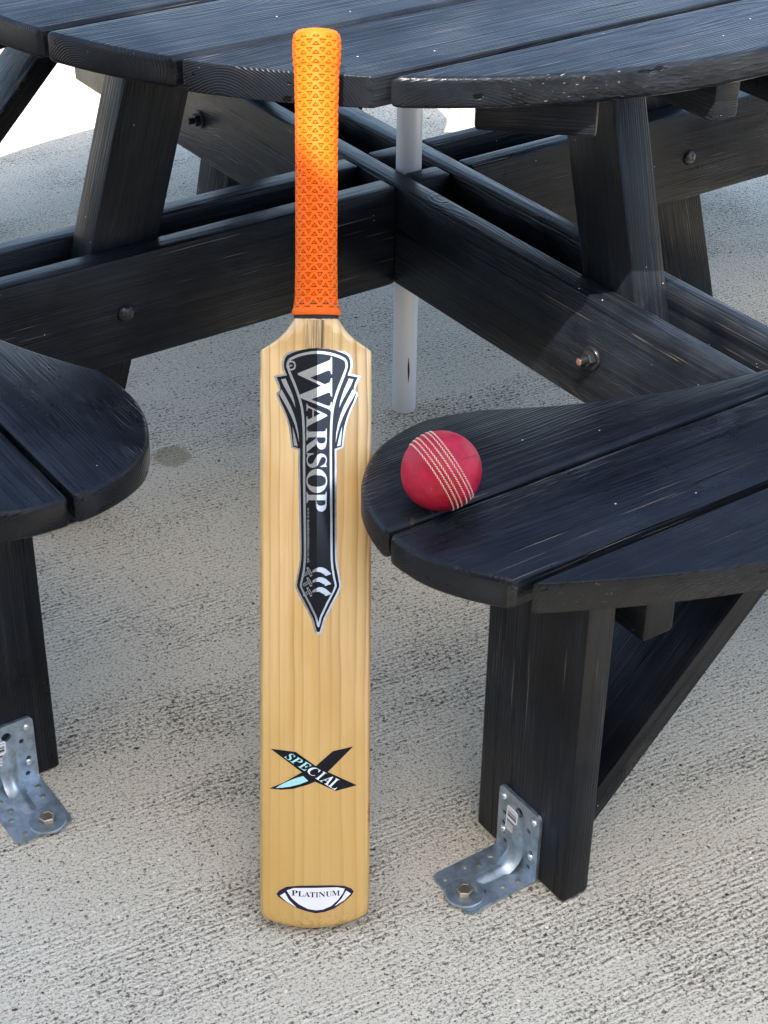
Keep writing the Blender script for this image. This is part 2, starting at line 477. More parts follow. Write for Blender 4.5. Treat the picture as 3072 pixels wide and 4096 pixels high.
GLYPHS = '{"bA":[[-9,0,-9,18,9,21,24,30,36,47,49,75,206,466,224,465,384,87,399,55,411,34,425,22,443,18,443,0,229,0,229,18,259,21,277,30,283,46,281,59,273,81,253,132,103,132,79,71,76,59,75,48,87,26,124,18,128,18,128,0],[113,161,242,161,177,319]],"bI":[[13,0,13,17,42,23,61,32,72,49,75,75,75,387,72,412,63,427,45,435,13,439,13,455,244,455,244,439,214,435,196,427,186,412,183,387,183,77,184,59,187,44,194,34,206,26,223,21,246,17,246,0]],"bL":[[15,0,15,17,45,22,62,32,72,50,75,81,75,379,71,407,62,425,44,434,16,439,16,455,250,455,250,439,226,437,208,434,196,427,188,416,183,401,182,379,182,83,183,62,185,47,191,37,200,31,214,28,234,28,264,29,291,33,315,40,335,49,354,63,370,80,384,100,397,125,409,154,427,154,402,0]],"bM":[[14,0,14,17,43,22,61,32,72,50,75,79,75,382,74,402,71,416,64,426,53,432,37,436,15,439,15,455,185,455,317,142,449,455,617,455,617,439,590,433,573,423,563,405,560,378,560,85,561,61,565,43,571,31,582,23,596,19,617,17,617,0,396,0,396,17,417,20,433,25,443,32,450,44,453,61,455,83,455,399,288,0,270,0,105,389,105,80,109,48,120,30,139,20,169,17,169,0]],"bN":[[403,-11,107,350,107,79,110,49,119,31,136,21,167,17,167,0,18,0,18,17,39,19,54,23,65,30,71,41,75,57,76,79,76,388,49,421,36,433,18,439,18,455,156,455,391,169,391,377,390,399,386,414,379,425,369,431,353,436,331,439,331,455,480,455,480,439,450,434,433,425,425,407,422,377,422,-11]],"bO":[[261,-11,228,-9,198,-3,169,7,142,21,117,38,94,58,75,81,58,106,45,134,35,163,29,195,28,228,29,260,35,292,45,321,58,349,75,374,95,397,117,417,143,434,170,448,200,458,232,464,265,466,298,464,328,458,357,448,384,435,409,418,431,399,451,376,467,351,481,323,490,293,496,261,498,228,496,195,490,163,481,134,467,106,450,81,430,58,408,38,383,21,355,7,325,-3,294,-9],[265,12,328,36,367,108,379,228,376,293,365,346,348,389,324,419,294,437,260,443,196,419,158,347,145,228,149,163,159,109,177,67,201,37,230,18]],"bP":[[15,0,15,17,45,22,62,32,72,50,75,81,75,379,71,406,62,424,44,434,16,439,16,455,214,455,265,454,306,449,336,440,357,429,375,415,390,398,400,378,407,356,409,332,404,296,390,266,367,240,334,221,292,209,242,206,182,206,182,81,185,50,194,32,212,22,242,17,242,0],[182,230,201,230,231,232,255,240,272,253,283,271,290,297,292,329,290,361,285,387,275,406,261,420,241,428,216,431,199,429,189,424,184,414,182,398]],"bR":[[15,0,15,17,45,22,62,32,72,50,75,81,75,379,71,406,62,424,44,434,16,439,16,455,217,455,278,452,329,442,367,426,395,403,412,372,417,334,406,285,372,248,315,224,432,50,443,36,452,26,463,19,478,17,480,17,480,0,338,0,201,212,182,212,182,81,185,50,194,32,212,22,242,17,242,0],[182,234,203,234,235,236,261,245,280,258,293,278,301,304,304,336,295,389,268,421,224,431,202,429,190,422,184,409,182,385]],"bS":[[43,-11,43,158,62,158,75,113,91,77,111,50,136,30,164,19,197,15,220,17,241,24,257,36,273,60,279,89,273,117,255,140,225,160,163,191,127,210,99,231,77,253,62,276,53,302,50,332,52,358,57,381,67,403,80,421,96,437,115,449,136,459,160,464,185,466,206,465,229,461,282,448,291,446,300,445,313,450,320,466,339,466,339,319,322,319,315,343,305,365,293,385,280,402,265,417,248,429,222,441,194,445,163,440,140,426,125,406,120,380,124,356,137,336,151,325,168,314,189,303,253,273,279,260,300,247,317,233,337,211,350,188,357,162,359,133,357,106,350,80,339,58,323,38,304,21,281,8,254,-2,225,-8,192,-10,158,-8,142,-4,126,1,98,9,85,12,75,11,69,7,65,0,61,-11]],"bT":[[92,0,92,17,123,21,142,31,152,50,156,81,156,433,149,433,116,430,88,420,65,403,47,380,35,352,29,318,11,318,11,455,410,455,410,317,394,317,375,382,333,420,269,433,263,433,263,81,267,49,276,30,296,21,328,17,328,0]],"bU":[[248,-13,192,-8,147,6,114,29,91,61,78,103,73,155,73,379,70,406,61,424,43,434,15,439,15,455,240,455,240,439,219,436,202,432,192,425,185,415,182,400,181,379,181,140,183,104,191,74,203,51,221,35,245,25,275,22,340,37,379,83,392,159,392,378,389,406,379,423,360,433,328,439,328,455,474,455,474,439,448,432,433,421,425,404,422,378,422,181,418,118,403,69,380,32,346,7,302,-8]],"bW":[[171,-11,32,393,24,413,15,427,3,435,-15,439,-15,455,181,455,181,439,162,437,150,432,143,423,140,410,142,394,148,373,223,153,301,353,286,399,278,418,267,429,252,435,229,439,229,455,439,455,439,439,404,432,393,412,394,401,399,386,474,166,541,369,547,391,549,406,546,421,538,430,524,436,503,439,503,455,624,455,624,439,607,433,594,421,584,404,575,379,446,-11,428,-11,316,309,190,-11]],"ba":[[255,-10,226,-5,208,10,200,35,168,11,133,-4,95,-9,64,-4,40,11,25,34,20,63,25,91,39,115,63,136,98,155,143,173,199,190,199,241,196,266,187,282,171,292,148,296,115,290,104,274,106,268,113,257,121,243,123,231,120,215,110,202,95,194,77,191,59,194,45,203,36,218,33,236,37,259,49,278,69,295,95,308,115,314,137,317,162,318,205,315,239,307,263,292,280,271,290,244,293,210,293,62,293,48,295,40,298,36,304,34,312,36,320,42,329,28,306,7,281,-6],[151,34,162,35,174,41,187,50,199,63,199,169,154,151,127,123,118,84,122,56,133,39]],"bb":[[43,-11,43,388,41,414,37,428,26,436,8,439,8,455,138,455,138,279,162,301,190,314,221,318,244,316,265,310,284,299,301,284,315,266,326,245,335,221,340,195,342,166,340,133,333,103,323,75,308,51,291,30,270,13,246,0,220,-8,192,-10,162,-6,133,7,105,28,53,-11],[183,14,204,18,220,30,232,49,239,77,244,114,245,160,244,197,239,228,231,251,212,273,184,280,169,277,155,270,144,257,138,242,138,69,143,38,158,20]],"bc":[[156,-10,131,-8,108,-1,87,11,67,26,51,45,38,68,28,93,21,120,19,150,22,181,29,210,40,237,55,260,74,280,96,297,120,309,146,317,175,319,204,317,230,310,250,298,271,275,277,245,275,228,266,215,253,207,236,204,214,209,201,225,196,251,197,261,197,271,190,290,169,297,138,285,118,248,112,187,115,142,123,105,137,76,156,55,178,42,204,38,227,42,250,53,271,72,285,60,248,21,205,-2]],"bd":[[140,-10,117,-8,97,-1,78,10,61,26,47,44,35,66,26,91,21,118,19,147,21,180,27,210,36,237,48,261,63,281,81,297,101,309,123,316,146,318,175,314,201,301,223,280,223,401,220,419,212,430,198,437,176,439,176,455,319,455,319,75,320,54,325,41,335,32,353,28,353,11,315,8,271,1,223,-10,223,39,201,12,173,-5],[171,28,187,31,202,41,215,56,223,76,223,242,217,257,206,270,191,278,174,281,147,273,130,250,123,225,119,193,118,153,119,115,123,83,130,58,146,36]],"be":[[154,-10,129,-8,106,-1,85,10,66,26,50,45,37,69,27,95,21,125,19,157,21,187,28,215,38,240,51,263,68,282,87,298,109,309,132,316,157,318,193,314,224,301,249,280,268,251,279,216,283,173,283,166,117,166,127,97,154,56,199,42,225,47,248,62,270,86,285,73,248,27,205,-1],[116,192,201,192,201,215,201,241,198,261,193,277,181,292,161,297,136,286,121,255,116,203]],"bh":[[18,0,18,16,35,19,45,26,51,37,52,56,52,399,51,417,46,429,36,437,19,440,19,455,148,455,148,267,175,295,207,313,243,318,292,306,321,271,330,212,330,56,332,38,337,26,347,19,363,16,363,0,202,0,202,16,207,16,228,26,235,56,235,217,234,241,229,258,219,268,203,271,183,267,164,255,148,235,148,56,149,38,154,26,164,19,180,16,180,0]],"bk":[[17,0,17,16,35,19,45,26,51,38,52,56,52,398,51,417,47,429,38,436,20,439,21,455,148,455,148,169,227,248,240,264,244,278,235,290,209,293,206,293,206,310,345,310,345,293,320,289,297,278,275,260,222,209,346,34,360,21,376,16,376,0,211,0,211,16,217,16,234,20,239,32,237,40,232,49,163,147,148,134,148,56,149,38,154,26,164,19,180,16,180,0]],"bm":[[18,0,18,16,35,19,45,26,51,37,52,56,52,253,51,271,46,284,36,291,19,294,19,310,146,310,146,265,173,294,204,312,237,318,277,312,305,293,320,261,348,293,381,312,418,318,465,306,494,271,504,212,504,56,505,38,510,26,520,19,536,16,536,0,377,0,377,16,393,19,403,26,408,38,410,56,410,217,408,241,404,258,394,268,377,271,358,268,341,256,324,237,324,56,326,38,331,26,340,19,356,16,356,0,199,0,199,16,215,19,225,26,230,38,232,56,232,217,230,241,226,258,216,268,199,271,180,267,162,255,146,235,146,56,148,38,152,27,162,19,177,16,177,0]],"bn":[[18,0,18,16,35,19,45,26,51,37,52,56,52,253,51,271,46,284,36,291,19,294,19,310,148,310,148,267,175,296,207,313,243,318,292,306,321,271,330,212,330,56,332,38,337,26,347,19,363,16,363,0,202,0,202,16,207,16,228,26,235,56,235,217,234,241,229,258,219,268,203,271,183,267,164,255,148,235,148,56,149,38,154,26,164,19,180,16,180,0]],"bo":[[169,-10,140,-8,114,-1,90,11,69,27,52,47,38,70,27,96,21,124,19,154,21,184,27,213,38,239,52,262,69,281,90,297,114,309,140,316,168,318,196,316,222,309,245,298,266,282,283,263,298,240,308,214,315,185,317,154,315,123,308,94,298,69,284,46,266,26,245,11,222,-1,197,-8],[169,11,193,18,209,39,214,56,217,81,220,154,218,206,214,245,208,271,192,292,169,299,144,292,128,271,122,245,118,206,117,154,117,127,118,103,120,82,123,56,128,39,144,18]],"bs":[[151,-10,132,-8,110,-3,87,6,73,9,60,4,51,-9,36,-9,36,105,53,105,61,79,72,57,87,39,112,21,140,15,162,18,179,27,189,40,192,58,183,84,156,105,107,130,85,142,68,155,54,169,41,193,37,220,40,247,49,270,65,291,86,306,111,316,141,319,166,316,199,308,206,306,213,305,223,308,230,319,244,319,244,222,228,222,220,244,209,262,196,277,174,291,149,296,130,294,116,286,108,274,105,259,107,244,115,232,128,222,146,212,191,189,212,178,229,165,241,151,253,127,257,95,254,65,244,39,228,18,206,2,181,-7]],"bt":[[124,-9,99,-7,80,-1,66,10,56,26,50,46,48,71,48,279,20,279,20,300,46,324,68,347,88,369,105,389,118,407,129,424,144,424,144,310,208,310,208,279,144,279,144,82,146,64,149,51,157,43,168,40,189,49,206,75,222,66,198,24,165,-1]],"bu":[[131,-10,103,-7,81,2,65,17,54,38,48,65,46,97,46,248,44,268,39,282,29,291,11,294,11,310,142,310,142,74,144,58,151,46,162,38,177,36,205,43,228,66,228,248,226,269,221,283,209,291,189,294,189,310,324,310,324,70,326,51,331,39,342,33,360,30,360,13,321,10,277,3,228,-10,228,40,209,19,186,3,160,-7]],"bw":[[122,-10,17,265,12,276,6,284,-1,290,-11,293,-11,310,138,310,138,293,127,292,120,289,116,284,114,276,116,266,120,253,167,127,211,235,201,266,195,280,190,288,181,293,168,295,168,310,323,310,323,293,302,288,296,276,296,269,298,262,336,141,382,256,386,266,387,275,385,283,380,289,370,292,356,295,356,310,445,310,445,295,433,292,425,284,412,258,304,-10,289,-10,223,197,140,-10]],"iA":[[-68,0,-68,17,-49,20,-30,31,-13,48,323,461,342,461,326,89,326,79,333,45,354,25,388,17,388,0,178,0,178,17,208,24,225,39,234,60,237,87,238,140,97,140,49,81,33,56,29,47,28,40,38,25,71,17,71,0],[119,168,240,168,247,328]],"iC":[[202,-11,166,-9,133,-2,104,10,79,26,59,47,42,71,30,99,23,130,20,165,22,197,27,230,37,262,49,294,65,323,83,352,105,378,128,401,154,420,196,444,241,458,287,463,317,461,350,456,385,448,397,446,407,444,421,449,431,463,449,463,420,308,401,310,398,349,390,381,377,406,359,425,336,436,309,439,278,435,249,422,222,401,196,371,173,333,152,287,135,237,126,189,122,142,125,107,135,77,151,53,173,35,199,24,229,20,280,30,326,58,368,105,387,91,335,34,273,0]],"iE":[[-34,0,-34,15,-15,17,0,20,12,28,22,41,31,59,39,85,115,369,119,387,120,401,118,416,109,426,95,431,73,435,73,451,432,451,407,324,388,324,388,330,385,363,375,388,360,407,337,419,307,427,269,429,253,429,242,427,234,423,229,418,220,398,181,251,200,251,232,252,257,257,277,266,293,280,307,298,320,322,336,322,289,136,274,136,275,149,275,163,270,193,256,213,241,221,220,226,194,228,185,228,175,227,134,73,130,56,128,44,130,34,137,28,150,24,173,23,203,24,231,27,256,33,278,42,299,54,319,69,337,87,355,110,372,136,389,136,350,0]],"iI":[[-34,0,-34,15,-15,17,0,20,12,28,22,41,31,59,39,85,115,369,119,387,120,404,108,426,73,435,73,451,283,451,283,435,263,433,247,428,236,421,227,410,220,393,211,365,135,82,130,62,129,47,141,24,177,15,177,0]],"iL":[[-34,0,-34,15,-15,17,0,20,12,28,22,41,31,59,39,85,115,369,119,387,120,401,117,416,109,426,94,432,73,435,73,451,283,451,283,435,264,433,248,429,236,421,227,408,219,390,211,365,136,83,130,56,128,42,132,33,142,28,161,25,188,24,230,26,266,35,298,50,326,71,350,99,371,134,393,134,351,0]],"iP":[[-34,0,-34,15,-15,17,0,20,12,28,22,41,31,59,39,85,115,369,119,387,120,404,117,417,109,426,95,431,73,435,73,451,259,451,343,439,393,404,410,346,407,322,399,299,386,278,369,259,348,243,323,231,291,222,248,217,195,215,171,215,136,82,131,61,130,47,132,33,141,24,155,18,177,15,177,0],[199,238,233,241,261,252,283,271,299,296,308,326,312,363,305,399,285,421,252,428,238,426,230,421,224,410,218,392,178,239,189,238]],"iS":[[154,-11,126,-9,94,-2,58,10,48,13,38,14,30,13,24,9,9,-7,-9,-7,26,144,45,144,45,140,48,101,56,69,71,45,91,27,115,16,145,13,167,16,187,25,204,39,217,56,225,76,228,97,225,117,218,134,206,152,190,170,142,214,125,230,110,245,98,258,85,277,76,295,71,314,70,336,72,360,78,381,88,401,102,419,118,434,137,446,159,455,182,461,208,463,227,462,248,458,271,453,296,445,312,442,328,447,342,461,360,461,328,322,308,322,309,330,309,337,306,366,298,390,284,411,267,426,247,436,224,439,197,434,174,419,158,396,153,368,156,349,166,331,180,313,197,295,219,274,242,254,262,235,279,215,293,195,303,173,310,150,312,126,307,86,293,53,270,25,239,5,200,-7]]}'

# ------------------------------------------------------------------ ground
gm = bpy.data.meshes.new('ground')
bm = bmesh.new()
bmesh.ops.create_grid(bm, x_segments=12, y_segments=12, size=60)
bm.to_mesh(gm); bm.free()
link('ground', gm, M['concrete'], kind='structure')

# ------------------------------------------------------------------ picnic table
HT, TT, RT = 0.7573, 0.034, 0.671            # table top height, plank thickness, radius
HB, BT = 0.4442, 0.034                       # bench top height, plank thickness
ZT, ZB = 0.3985, 0.2500                      # beam top and bottom
BO, BI = 0.0660, 0.0285                      # beam board outer and inner faces from the axis
table = empty('picnic_table', label='black stained round wooden picnic table with four attached curved benches', category='picnic table')

# table top: nine planks cut to a circle
circle = [(RT*math.cos(a), RT*math.sin(a)) for a in np.linspace(0, 2*math.pi, 181)[:-1]]
edges = [-0.70, -0.527, -0.3673, -0.2074, -0.0477, 0.112, 0.272, 0.4313, 0.591, 0.70]
for i in range(9):
    lo, hi = edges[i]+0.0045, edges[i+1]-0.0045
    poly = clip_y(circle, lo, hi)
    cy = (max(lo, -RT)+min(hi, RT))/2
    bm = prism_bm([(q[0], q[1]-cy) for q in poly], -TT, 0, 0.0058, 3)
    me = from_bm('table_plank', bm)
    auto_smooth(me, 45)
    link('table_plank', me, M['wood'], table, Matrix.Translation((0, cy, HT)))

# crossing beams: two pairs of boards, one pair running through, the other cut between them
def beam(x0, x1, y, along='x'):
    L = x1-x0
    me = box_mesh('beam_board', L, BO-BI, ZT-ZB, 0.0042)
    c = (x0+x1)/2
    if along == 'x':
        mw = frame((c, y, (ZT+ZB)/2), (1, 0, 0), (0, 0, 1))
    else:
        mw = frame((y, c, (ZT+ZB)/2), (0, 1, 0), (0, 0, 1))
    return link('beam_board', me, M['wood'], table, mw)
mid = (BO+BI)/2
END = 0.968
for s in (-1, 1):
    beam(-END, END, s*mid, 'y')
    beam(-END, -BO-0.001, s*mid, 'x')
    beam(BO+0.001, END, s*mid, 'x')
    beam(-BI+0.001, BI-0.001, s*mid, 'x')

# splayed table legs between the beam boards
LEG_W, LEG_T, SL = 0.096, 0.0545, 0.303
def table_leg_mesh():
    ztop = HT-TT-0.0005
    w = LEG_W/2*math.sqrt(1+SL*SL)
    c = lambda z: 0.4713+SL*(0.395-z)
    # outline in the leg's own plane: X along the leg, Y across
    d = Vector((-SL, 0, 1)).normalized()
    o = Vector((c(0), 0, 0))
    q = Vector((d.z, 0, -d.x))
    pts = []
    for z, sgn in ((0.002, -1), (0.002, 1), (ztop, 1), (ztop, -1)):
        pw = Vector((c(z)+sgn*w, 0, z))-o
        pts.append((pw.dot(d), pw.dot(q)))
    bm = prism_bm(pts, -LEG_T/2, LEG_T/2, 0.0045)
    me = from_bm('table_leg', bm)
    auto_smooth(me, 40)
    return me, o, d, q
legme, lo_, ld_, lq_ = table_leg_mesh()
legbase = Matrix.Translation(lo_) @ Matrix((ld_, lq_, ld_.cross(lq_))).transposed().to_4x4()
for k in range(4):
    link('table_leg', legme, M['wood'], table, RZ(k*math.pi/2) @ legbase)

# battens under the table top
for s in (-1, 1):
    me = box_mesh('table_batten', 1.308, 0.037, 0.0455, 0.0035)
    link('table_batten', me, M['wood'], table, frame((s*0.048, 0, HT-TT-0.0232), (0, 1, 0), (0, 0, 1)))
for sx in (-1, 1):
    for sy in (-1, 1):
        a = Vector((sx*0.19, sy*0.607, 0)); dr = Vector((sx*0.736, -sy*0.677, 0))
        me = box_mesh('table_batten', 0.13, 0.034, 0.046, 0.005)
        c = a + dr*0.065
        link('table_batten', me, M['wood'], table, frame((c.x, c.y, HT-TT-0.0235), dr, (0, 0, 1)))

# benches
RI, RO = 0.795, 1.116
half = [(-0.395, -0.690), (-0.430, -0.680), (-0.462, -0.675), (-0.500, -0.682), (-0.533, -0.696), (-0.562, -0.719), (-0.588, -0.750),
        (-0.604, -0.787), (-0.612, -0.830), (-0.607, -0.880), (-0.588, -0.922), (-0.565, -0.953)]
def smooth_line(pts, k=4):
    out = []
    for i in range(len(pts)-1):
        p0, p1, p2, p3 = (Vector(pts[max(i-1, 0)]), Vector(pts[i]), Vector(pts[i+1]), Vector(pts[min(i+2, len(pts)-1)]))
        for s in range(k):
            t = s/k
            q = 0.5*((2*p1)+(p2-p0)*t+(2*p0-5*p1+4*p2-p3)*t*t+(3*p1-p0-3*p2+p3)*t**3)
            out.append((q.x, q.y))
    return out+[pts[-1]]
half_b = [(-0.395, -0.690), (-0.430, -0.686), (-0.470, -0.687), (-0.502, -0.693), (-0.529, -0.703), (-0.557, -0.718), (-0.582, -0.739),
          (-0.598, -0.767), (-0.608, -0.800), (-0.6105, -0.830), (-0.607, -0.880), (-0.588, -0.922), (-0.565, -0.953)]
a0, a1 = math.atan2(-0.690, -0.395), math.atan2(-0.690, 0.395)
inner = [(RI*math.cos(a), RI*math.sin(a)) for a in np.linspace(a1, a0, 40)]
b0, b1 = math.atan2(-0.9735, -0.545), math.atan2(-0.9735, 0.545)
outer = [(RO*math.cos(a), RO*math.sin(a)) for a in np.linspace(b0, b1, 48)]
def bench_set(lft, rgt_):
    lft, rgt_ = smooth_line(lft), smooth_line(rgt_)
    ring = inner[:-1] + lft + outer + [(-x, y) for x, y in rgt_[::-1][:-1]]
    out = []
    for lo, hi in ((-0.8265, -0.60), (-0.957, -0.8325), (-1.2, -0.969)):
        poly = clip_y(ring, lo, hi)
        ys = [q[1] for q in poly]
        cy = (min(ys)+max(ys))/2
        bm = prism_bm([(q[0], q[1]-cy) for q in poly], -BT, 0, 0.0060, 3)
        me = from_bm('bench_plank', bm)
        auto_smooth(me, 45)
        out.append((me, cy))
    return out
planks_a, planks_b = bench_set(half, half), bench_set(half_b, half_b)
XL, Y1, Y2, LT = 0.4768, 0.8190, 0.9690, 0.036
bleg = box_mesh('bench_leg', HB-BT-0.001, Y2-Y1, LT, 0.0045)
batten = box_mesh('bench_batten', 0.19, 0.040, 0.088, 0.0045)
packer = box_mesh('packer', 0.20, BO-BI-0.004, HB-BT-ZT-0.0006, 0.001)
def brace_mesh():
    # 45 degree board, plumb cut at the leg and level cut below the planks; X along the board
    d = Vector((1, 0, 1)).normalized(); q = Vector((-1, 0, 1)).normalized()
    z1 = HB-BT-0.001; x0 = -XL+LT+0.0005
    pts = [(x0, x0+0.497), (z1-0.497, z1), (z1-0.545, z1), (x0, x0+0.545)]
    o = Vector((-0.28, 0, 0.24))
    P = [((Vector((x, 0, z))-o).dot(d), (Vector((x, 0, z))-o).dot(q)) for x, z in pts]
    bm = prism_bm(P, -0.062, 0.062, 0.004)
    me = from_bm('brace', bm)
    auto_smooth(me, 40)
    return me, o, d, q
brme, bro, brd, brq = brace_mesh()
for k in range(4):
    rot = RZ(-k*math.pi/2)                    # k=0 near right, 1 left, 2 far, 3 right
    for me, cy in (planks_b if k == 1 else planks_a):
        link('bench_plank', me, M['wood'], table, rot @ Matrix.Translation((0, cy, HB)))
    for s in (-1, 1):
        link('bench_leg', bleg, M['wood'], table, rot @ frame((s*(XL-LT/2), -(Y1+Y2)/2, (HB-BT)/2), (0, 0, 1), (s, 0, 0)))
        link('bench_batten', batten, M['wood'], table, rot @ frame((s*0.390, -0.882, HB-BT-0.0446), (0, 1, 0), (0, 0, 1)))
        link('packer', packer, M['wood'], table, rot @ frame((s*mid, -0.868, (HB-BT+ZT)/2), (0, 1, 0), (0, 0, 1)))
        base = Matrix.Translation(bro + Vector((0, -0.888, 0))) @ Matrix((brd, brq, brd.cross(brq))).transposed().to_4x4()
        if s > 0:
            base = RZ(math.pi) @ Matrix.Translation((0, 2*0.888, 0)) @ base
        link('brace', brme, M['wood'], table, rot @ base)

# bolts through beams and legs
dome = lathe('bolt', [(0.0118, 0.0), (0.0118, 0.0015), (0.0105, 0.0042), (0.0075, 0.0066), (0.003, 0.0080)], 20)
stud = lathe('bolt', [(0.0052, 0.0), (0.0052, 0.0215), (0.0044, 0.0225)], 16)
wash = lathe('washer', [(0.0150, 0.0), (0.0150, 0.0022), (0.0142, 0.0036)], 24)
hexm = lathe('nut', [(0.0100, 0.0036), (0.0103, 0.0036), (0.0103, 0.0105), (0.0094, 0.0118)], 6)
tipm = lathe('thread_end', [(0.0046, 0.0226), (0.0040, 0.0234), (0.0008, 0.0237)], 14)
for k in range(4):
    rot = RZ(k*math.pi/2)
    for s in (-1, 1):
        mw = rot @ frame((0.4960, s*(BO+0.0002), 0.3215), (1, 0, 0), (0, s, 0))
        if k % 2 == 1:
            b = link('bolt', stud, M['black_metal'], table, mw)
            link('washer', wash, M['black_metal'], b)
            link('nut', hexm, M['black_metal'], b)
            link('thread_end', tipm, M['rust'], b)
        else:
            link('bolt', dome, M['black_metal'], table, mw)

# angle brackets at the foot of every bench leg
def rounded(w0, w1, h0, h1, r, seg=4):
    out = []
    for cx, cy, a in ((w1-r, h1-r, 0), (w0+r, h1-r, 90), (w0+r, h0+r, 180), (w1-r, h0+r, 270)):
        for k in range(seg+1):
            t = R(a+90*k/seg)
            out.append((cx+r*math.cos(t), cy+r*math.sin(t)))
    return out
def plate(outer, holes, t):
    """plate in XY with through holes, thickness t along Z"""
    rings = [outer] + [[(hx+hr*math.cos(2*math.pi*k/12), hy+hr*math.sin(2*math.pi*k/12)) for k in range(12)] for hx, hy, hr in holes]
    flat = [q for rg in rings for q in rg]
    tris = tessellate_polygon([[Vector((q[0], q[1], 0)) for q in rg] for rg in rings])
    N = len(flat)
    vs = [(x, y, 0) for x, y in flat] + [(x, y, t) for x, y in flat]
    fs = [tuple(q+N for q in tr) for tr in tris] + [tuple(tr)[::-1] for tr in tris]
    o = 0
    for rg in rings:
        n_ = len(rg)
        for i in range(n_):
            j = (i+1) % n_
            fs.append((o+i, o+j, o+j+N, o+i+N))
        o += n_
    return vs, fs
def bracket_mesh():
    # local frame: leg face is the plane x=0 looking along -x; y across, z up; base runs to -x
    T = 0.0040
    W2, Hh = 0.034, 0.092
    hv = [(-0.026, 0.078, 0.0029), (0.024, 0.078, 0.0029), (-0.001, 0.076, 0.0058), (0.023, 0.0585, 0.0029), (-0.018, 0.0625, 0.0029),
          (0.023, 0.031, 0.0029), (-0.024, 0.0355, 0.0029), (0.019, 0.020, 0.0029), (-0.021, 0.014, 0.0029), (0.024, 0.044, 0.0029)]
    hg = [(-0.025, 0.020, 0.0036), (0.022, 0.021, 0.0036), (-0.022, 0.038, 0.0036), (0.018, 0.040, 0.0036), (-0.016, 0.060, 0.0036), (0.024, 0.055, 0.0036),
          (0.020, 0.082, 0.0036), (-0.027, 0.079, 0.0036)]
    bm = bmesh.new()
    def add(vs, fs, fn):
        vv = [bm.verts.new(fn(v)) for v in vs]
        for f in fs:
            try:
                bm.faces.new([vv[i] for i in f])
            except ValueError:
                pass
    def shape(h0):
        p_ = rounded(-W2, W2, h0, Hh, 0.007)
        return p_[:10] + [(-W2, h0), (W2, h0)]
    vs, fs = plate(shape(0.004), hv, T)
    add(vs, fs, lambda v: (-v[2], v[0], v[1]))
    vs, fs = plate(shape(0.004), hg, T)
    add(vs, fs, lambda v: (-v[1], v[0], v[2]+0.0005))
    # bend
    nb = 5
    prev = None
    for i in range(nb+1):
        a = math.pi/2*i/nb
        ro, ri = 0.0042, 0.0042-T
        row = []
        for rr in (ro, ri):
            cx, cz = -0.0042, 0.0042+0.0005
            for yy in (-W2, W2):
                row.append(bm.verts.new((cx+rr*math.cos(a), yy, cz-rr*math.sin(a))))
        if prev:
            bm.faces.new((prev[0], prev[1], row[1], row[0])); bm.faces.new((prev[3], prev[2], row[2], row[3]))
            bm.faces.new((prev[2], prev[0], row[0], row[2])); bm.faces.new((prev[1], prev[3], row[3], row[1]))
        prev = row
    # pressed stiffening rib across the bend
    path = [(-T, 0.062), (-T, 0.055), (-T, 0.040), (-T, 0.028)]
    cc, rc = (-0.028, 0.028), 0.0252
    path = [(-T+0.002, 0.064), (-T, 0.052), (-T, 0.040), (-T, 0.030)]
    for i in range(1, 7):
        a = math.pi/2*i/7
        path.append((-T-0.026*(1-math.cos(a)), 0.030-0.0265*math.sin(a)+0.0))
    path += [(-0.032, T+0.0003), (-0.042, T+0.0003), (-0.052, T+0.0003), (-0.062, T-0.002)]
    hts = [0.0, 0.003, 0.0046, 0.0052] + [0.0056]*6 + [0.0052, 0.0046, 0.003, 0.0]
    K = 9
    prev = None
    for i, (px, pz) in enumerate(path):
        i0, i1 = max(i-1, 0), min(i+1, len(path)-1)
        tx, tz = path[i1][0]-path[i0][0], path[i1][1]-path[i0][1]
        l = math.hypot(tx, tz); nx, nz = tz/l, -tx/l
        if nx*-1+nz < 0:
            nx, nz = -nx, -nz
        row = []
        for k in range(K):
            u = -1+2*k/(K-1)
            hh = hts[i]*(0.5+0.5*math.cos(math.pi*u)) - 0.0004
            row.append(bm.verts.new((px+nx*hh, u*0.0115, pz+nz*hh)))
        if prev:
            for k in range(K-1):
                bm.faces.new((prev[k], prev[k+1], row[k+1], row[k]))
        prev = row
    bmesh.ops.recalc_face_normals(bm, faces=bm.faces)
    me = from_bm('bracket', bm)
    auto_smooth(me, 40)
    return me, hv
brk, hv = bracket_mesh()
screw_me = lathe('screw', [(0.0043, 0.0), (0.0041, 0.0012), (0.0030, 0.0024), (0.0012, 0.0029)], 14)
cross_bm = bmesh.new()
for sx, sy in ((0.0026, 0.0005), (0.0005, 0.0026)):
    bmesh.ops.create_cube(cross_bm, size=1.0, matrix=Matrix.Translation((0, 0, 0.0027 if sx > sy else 0.00272)) @ Matrix.Diagonal((sx*1.3, sy*1.6, 0.0006, 1)))
cross_me = from_bm('screw_slot', cross_bm)
bigw = lathe('washer', [(0.0210, 0.0), (0.0213, 0.0010), (0.0205, 0.0029), (0.0085, 0.0018)], 40)
hexb = lathe('anchor_bolt', [(0.0092, 0.0), (0.0096, 0.0008), (0.0096, 0.0062), (0.0086, 0.0072), (0.0070, 0.0070), (0.0065, 0.0064)], 6)
lab_bm = prism_bm([(q[0], q[1]) for q in rounded(-0.0088, 0.0088, -0.0165, 0.0165, 0.002, 3)], 0, 0.0004, 0)
for v in lab_bm.verts:
    x, y, z = v.co
    v.co = (-z, x, y)
bmesh.ops.recalc_face_normals(lab_bm, faces=lab_bm.faces)
lab_me = from_bm('barcode_label', lab_bm)
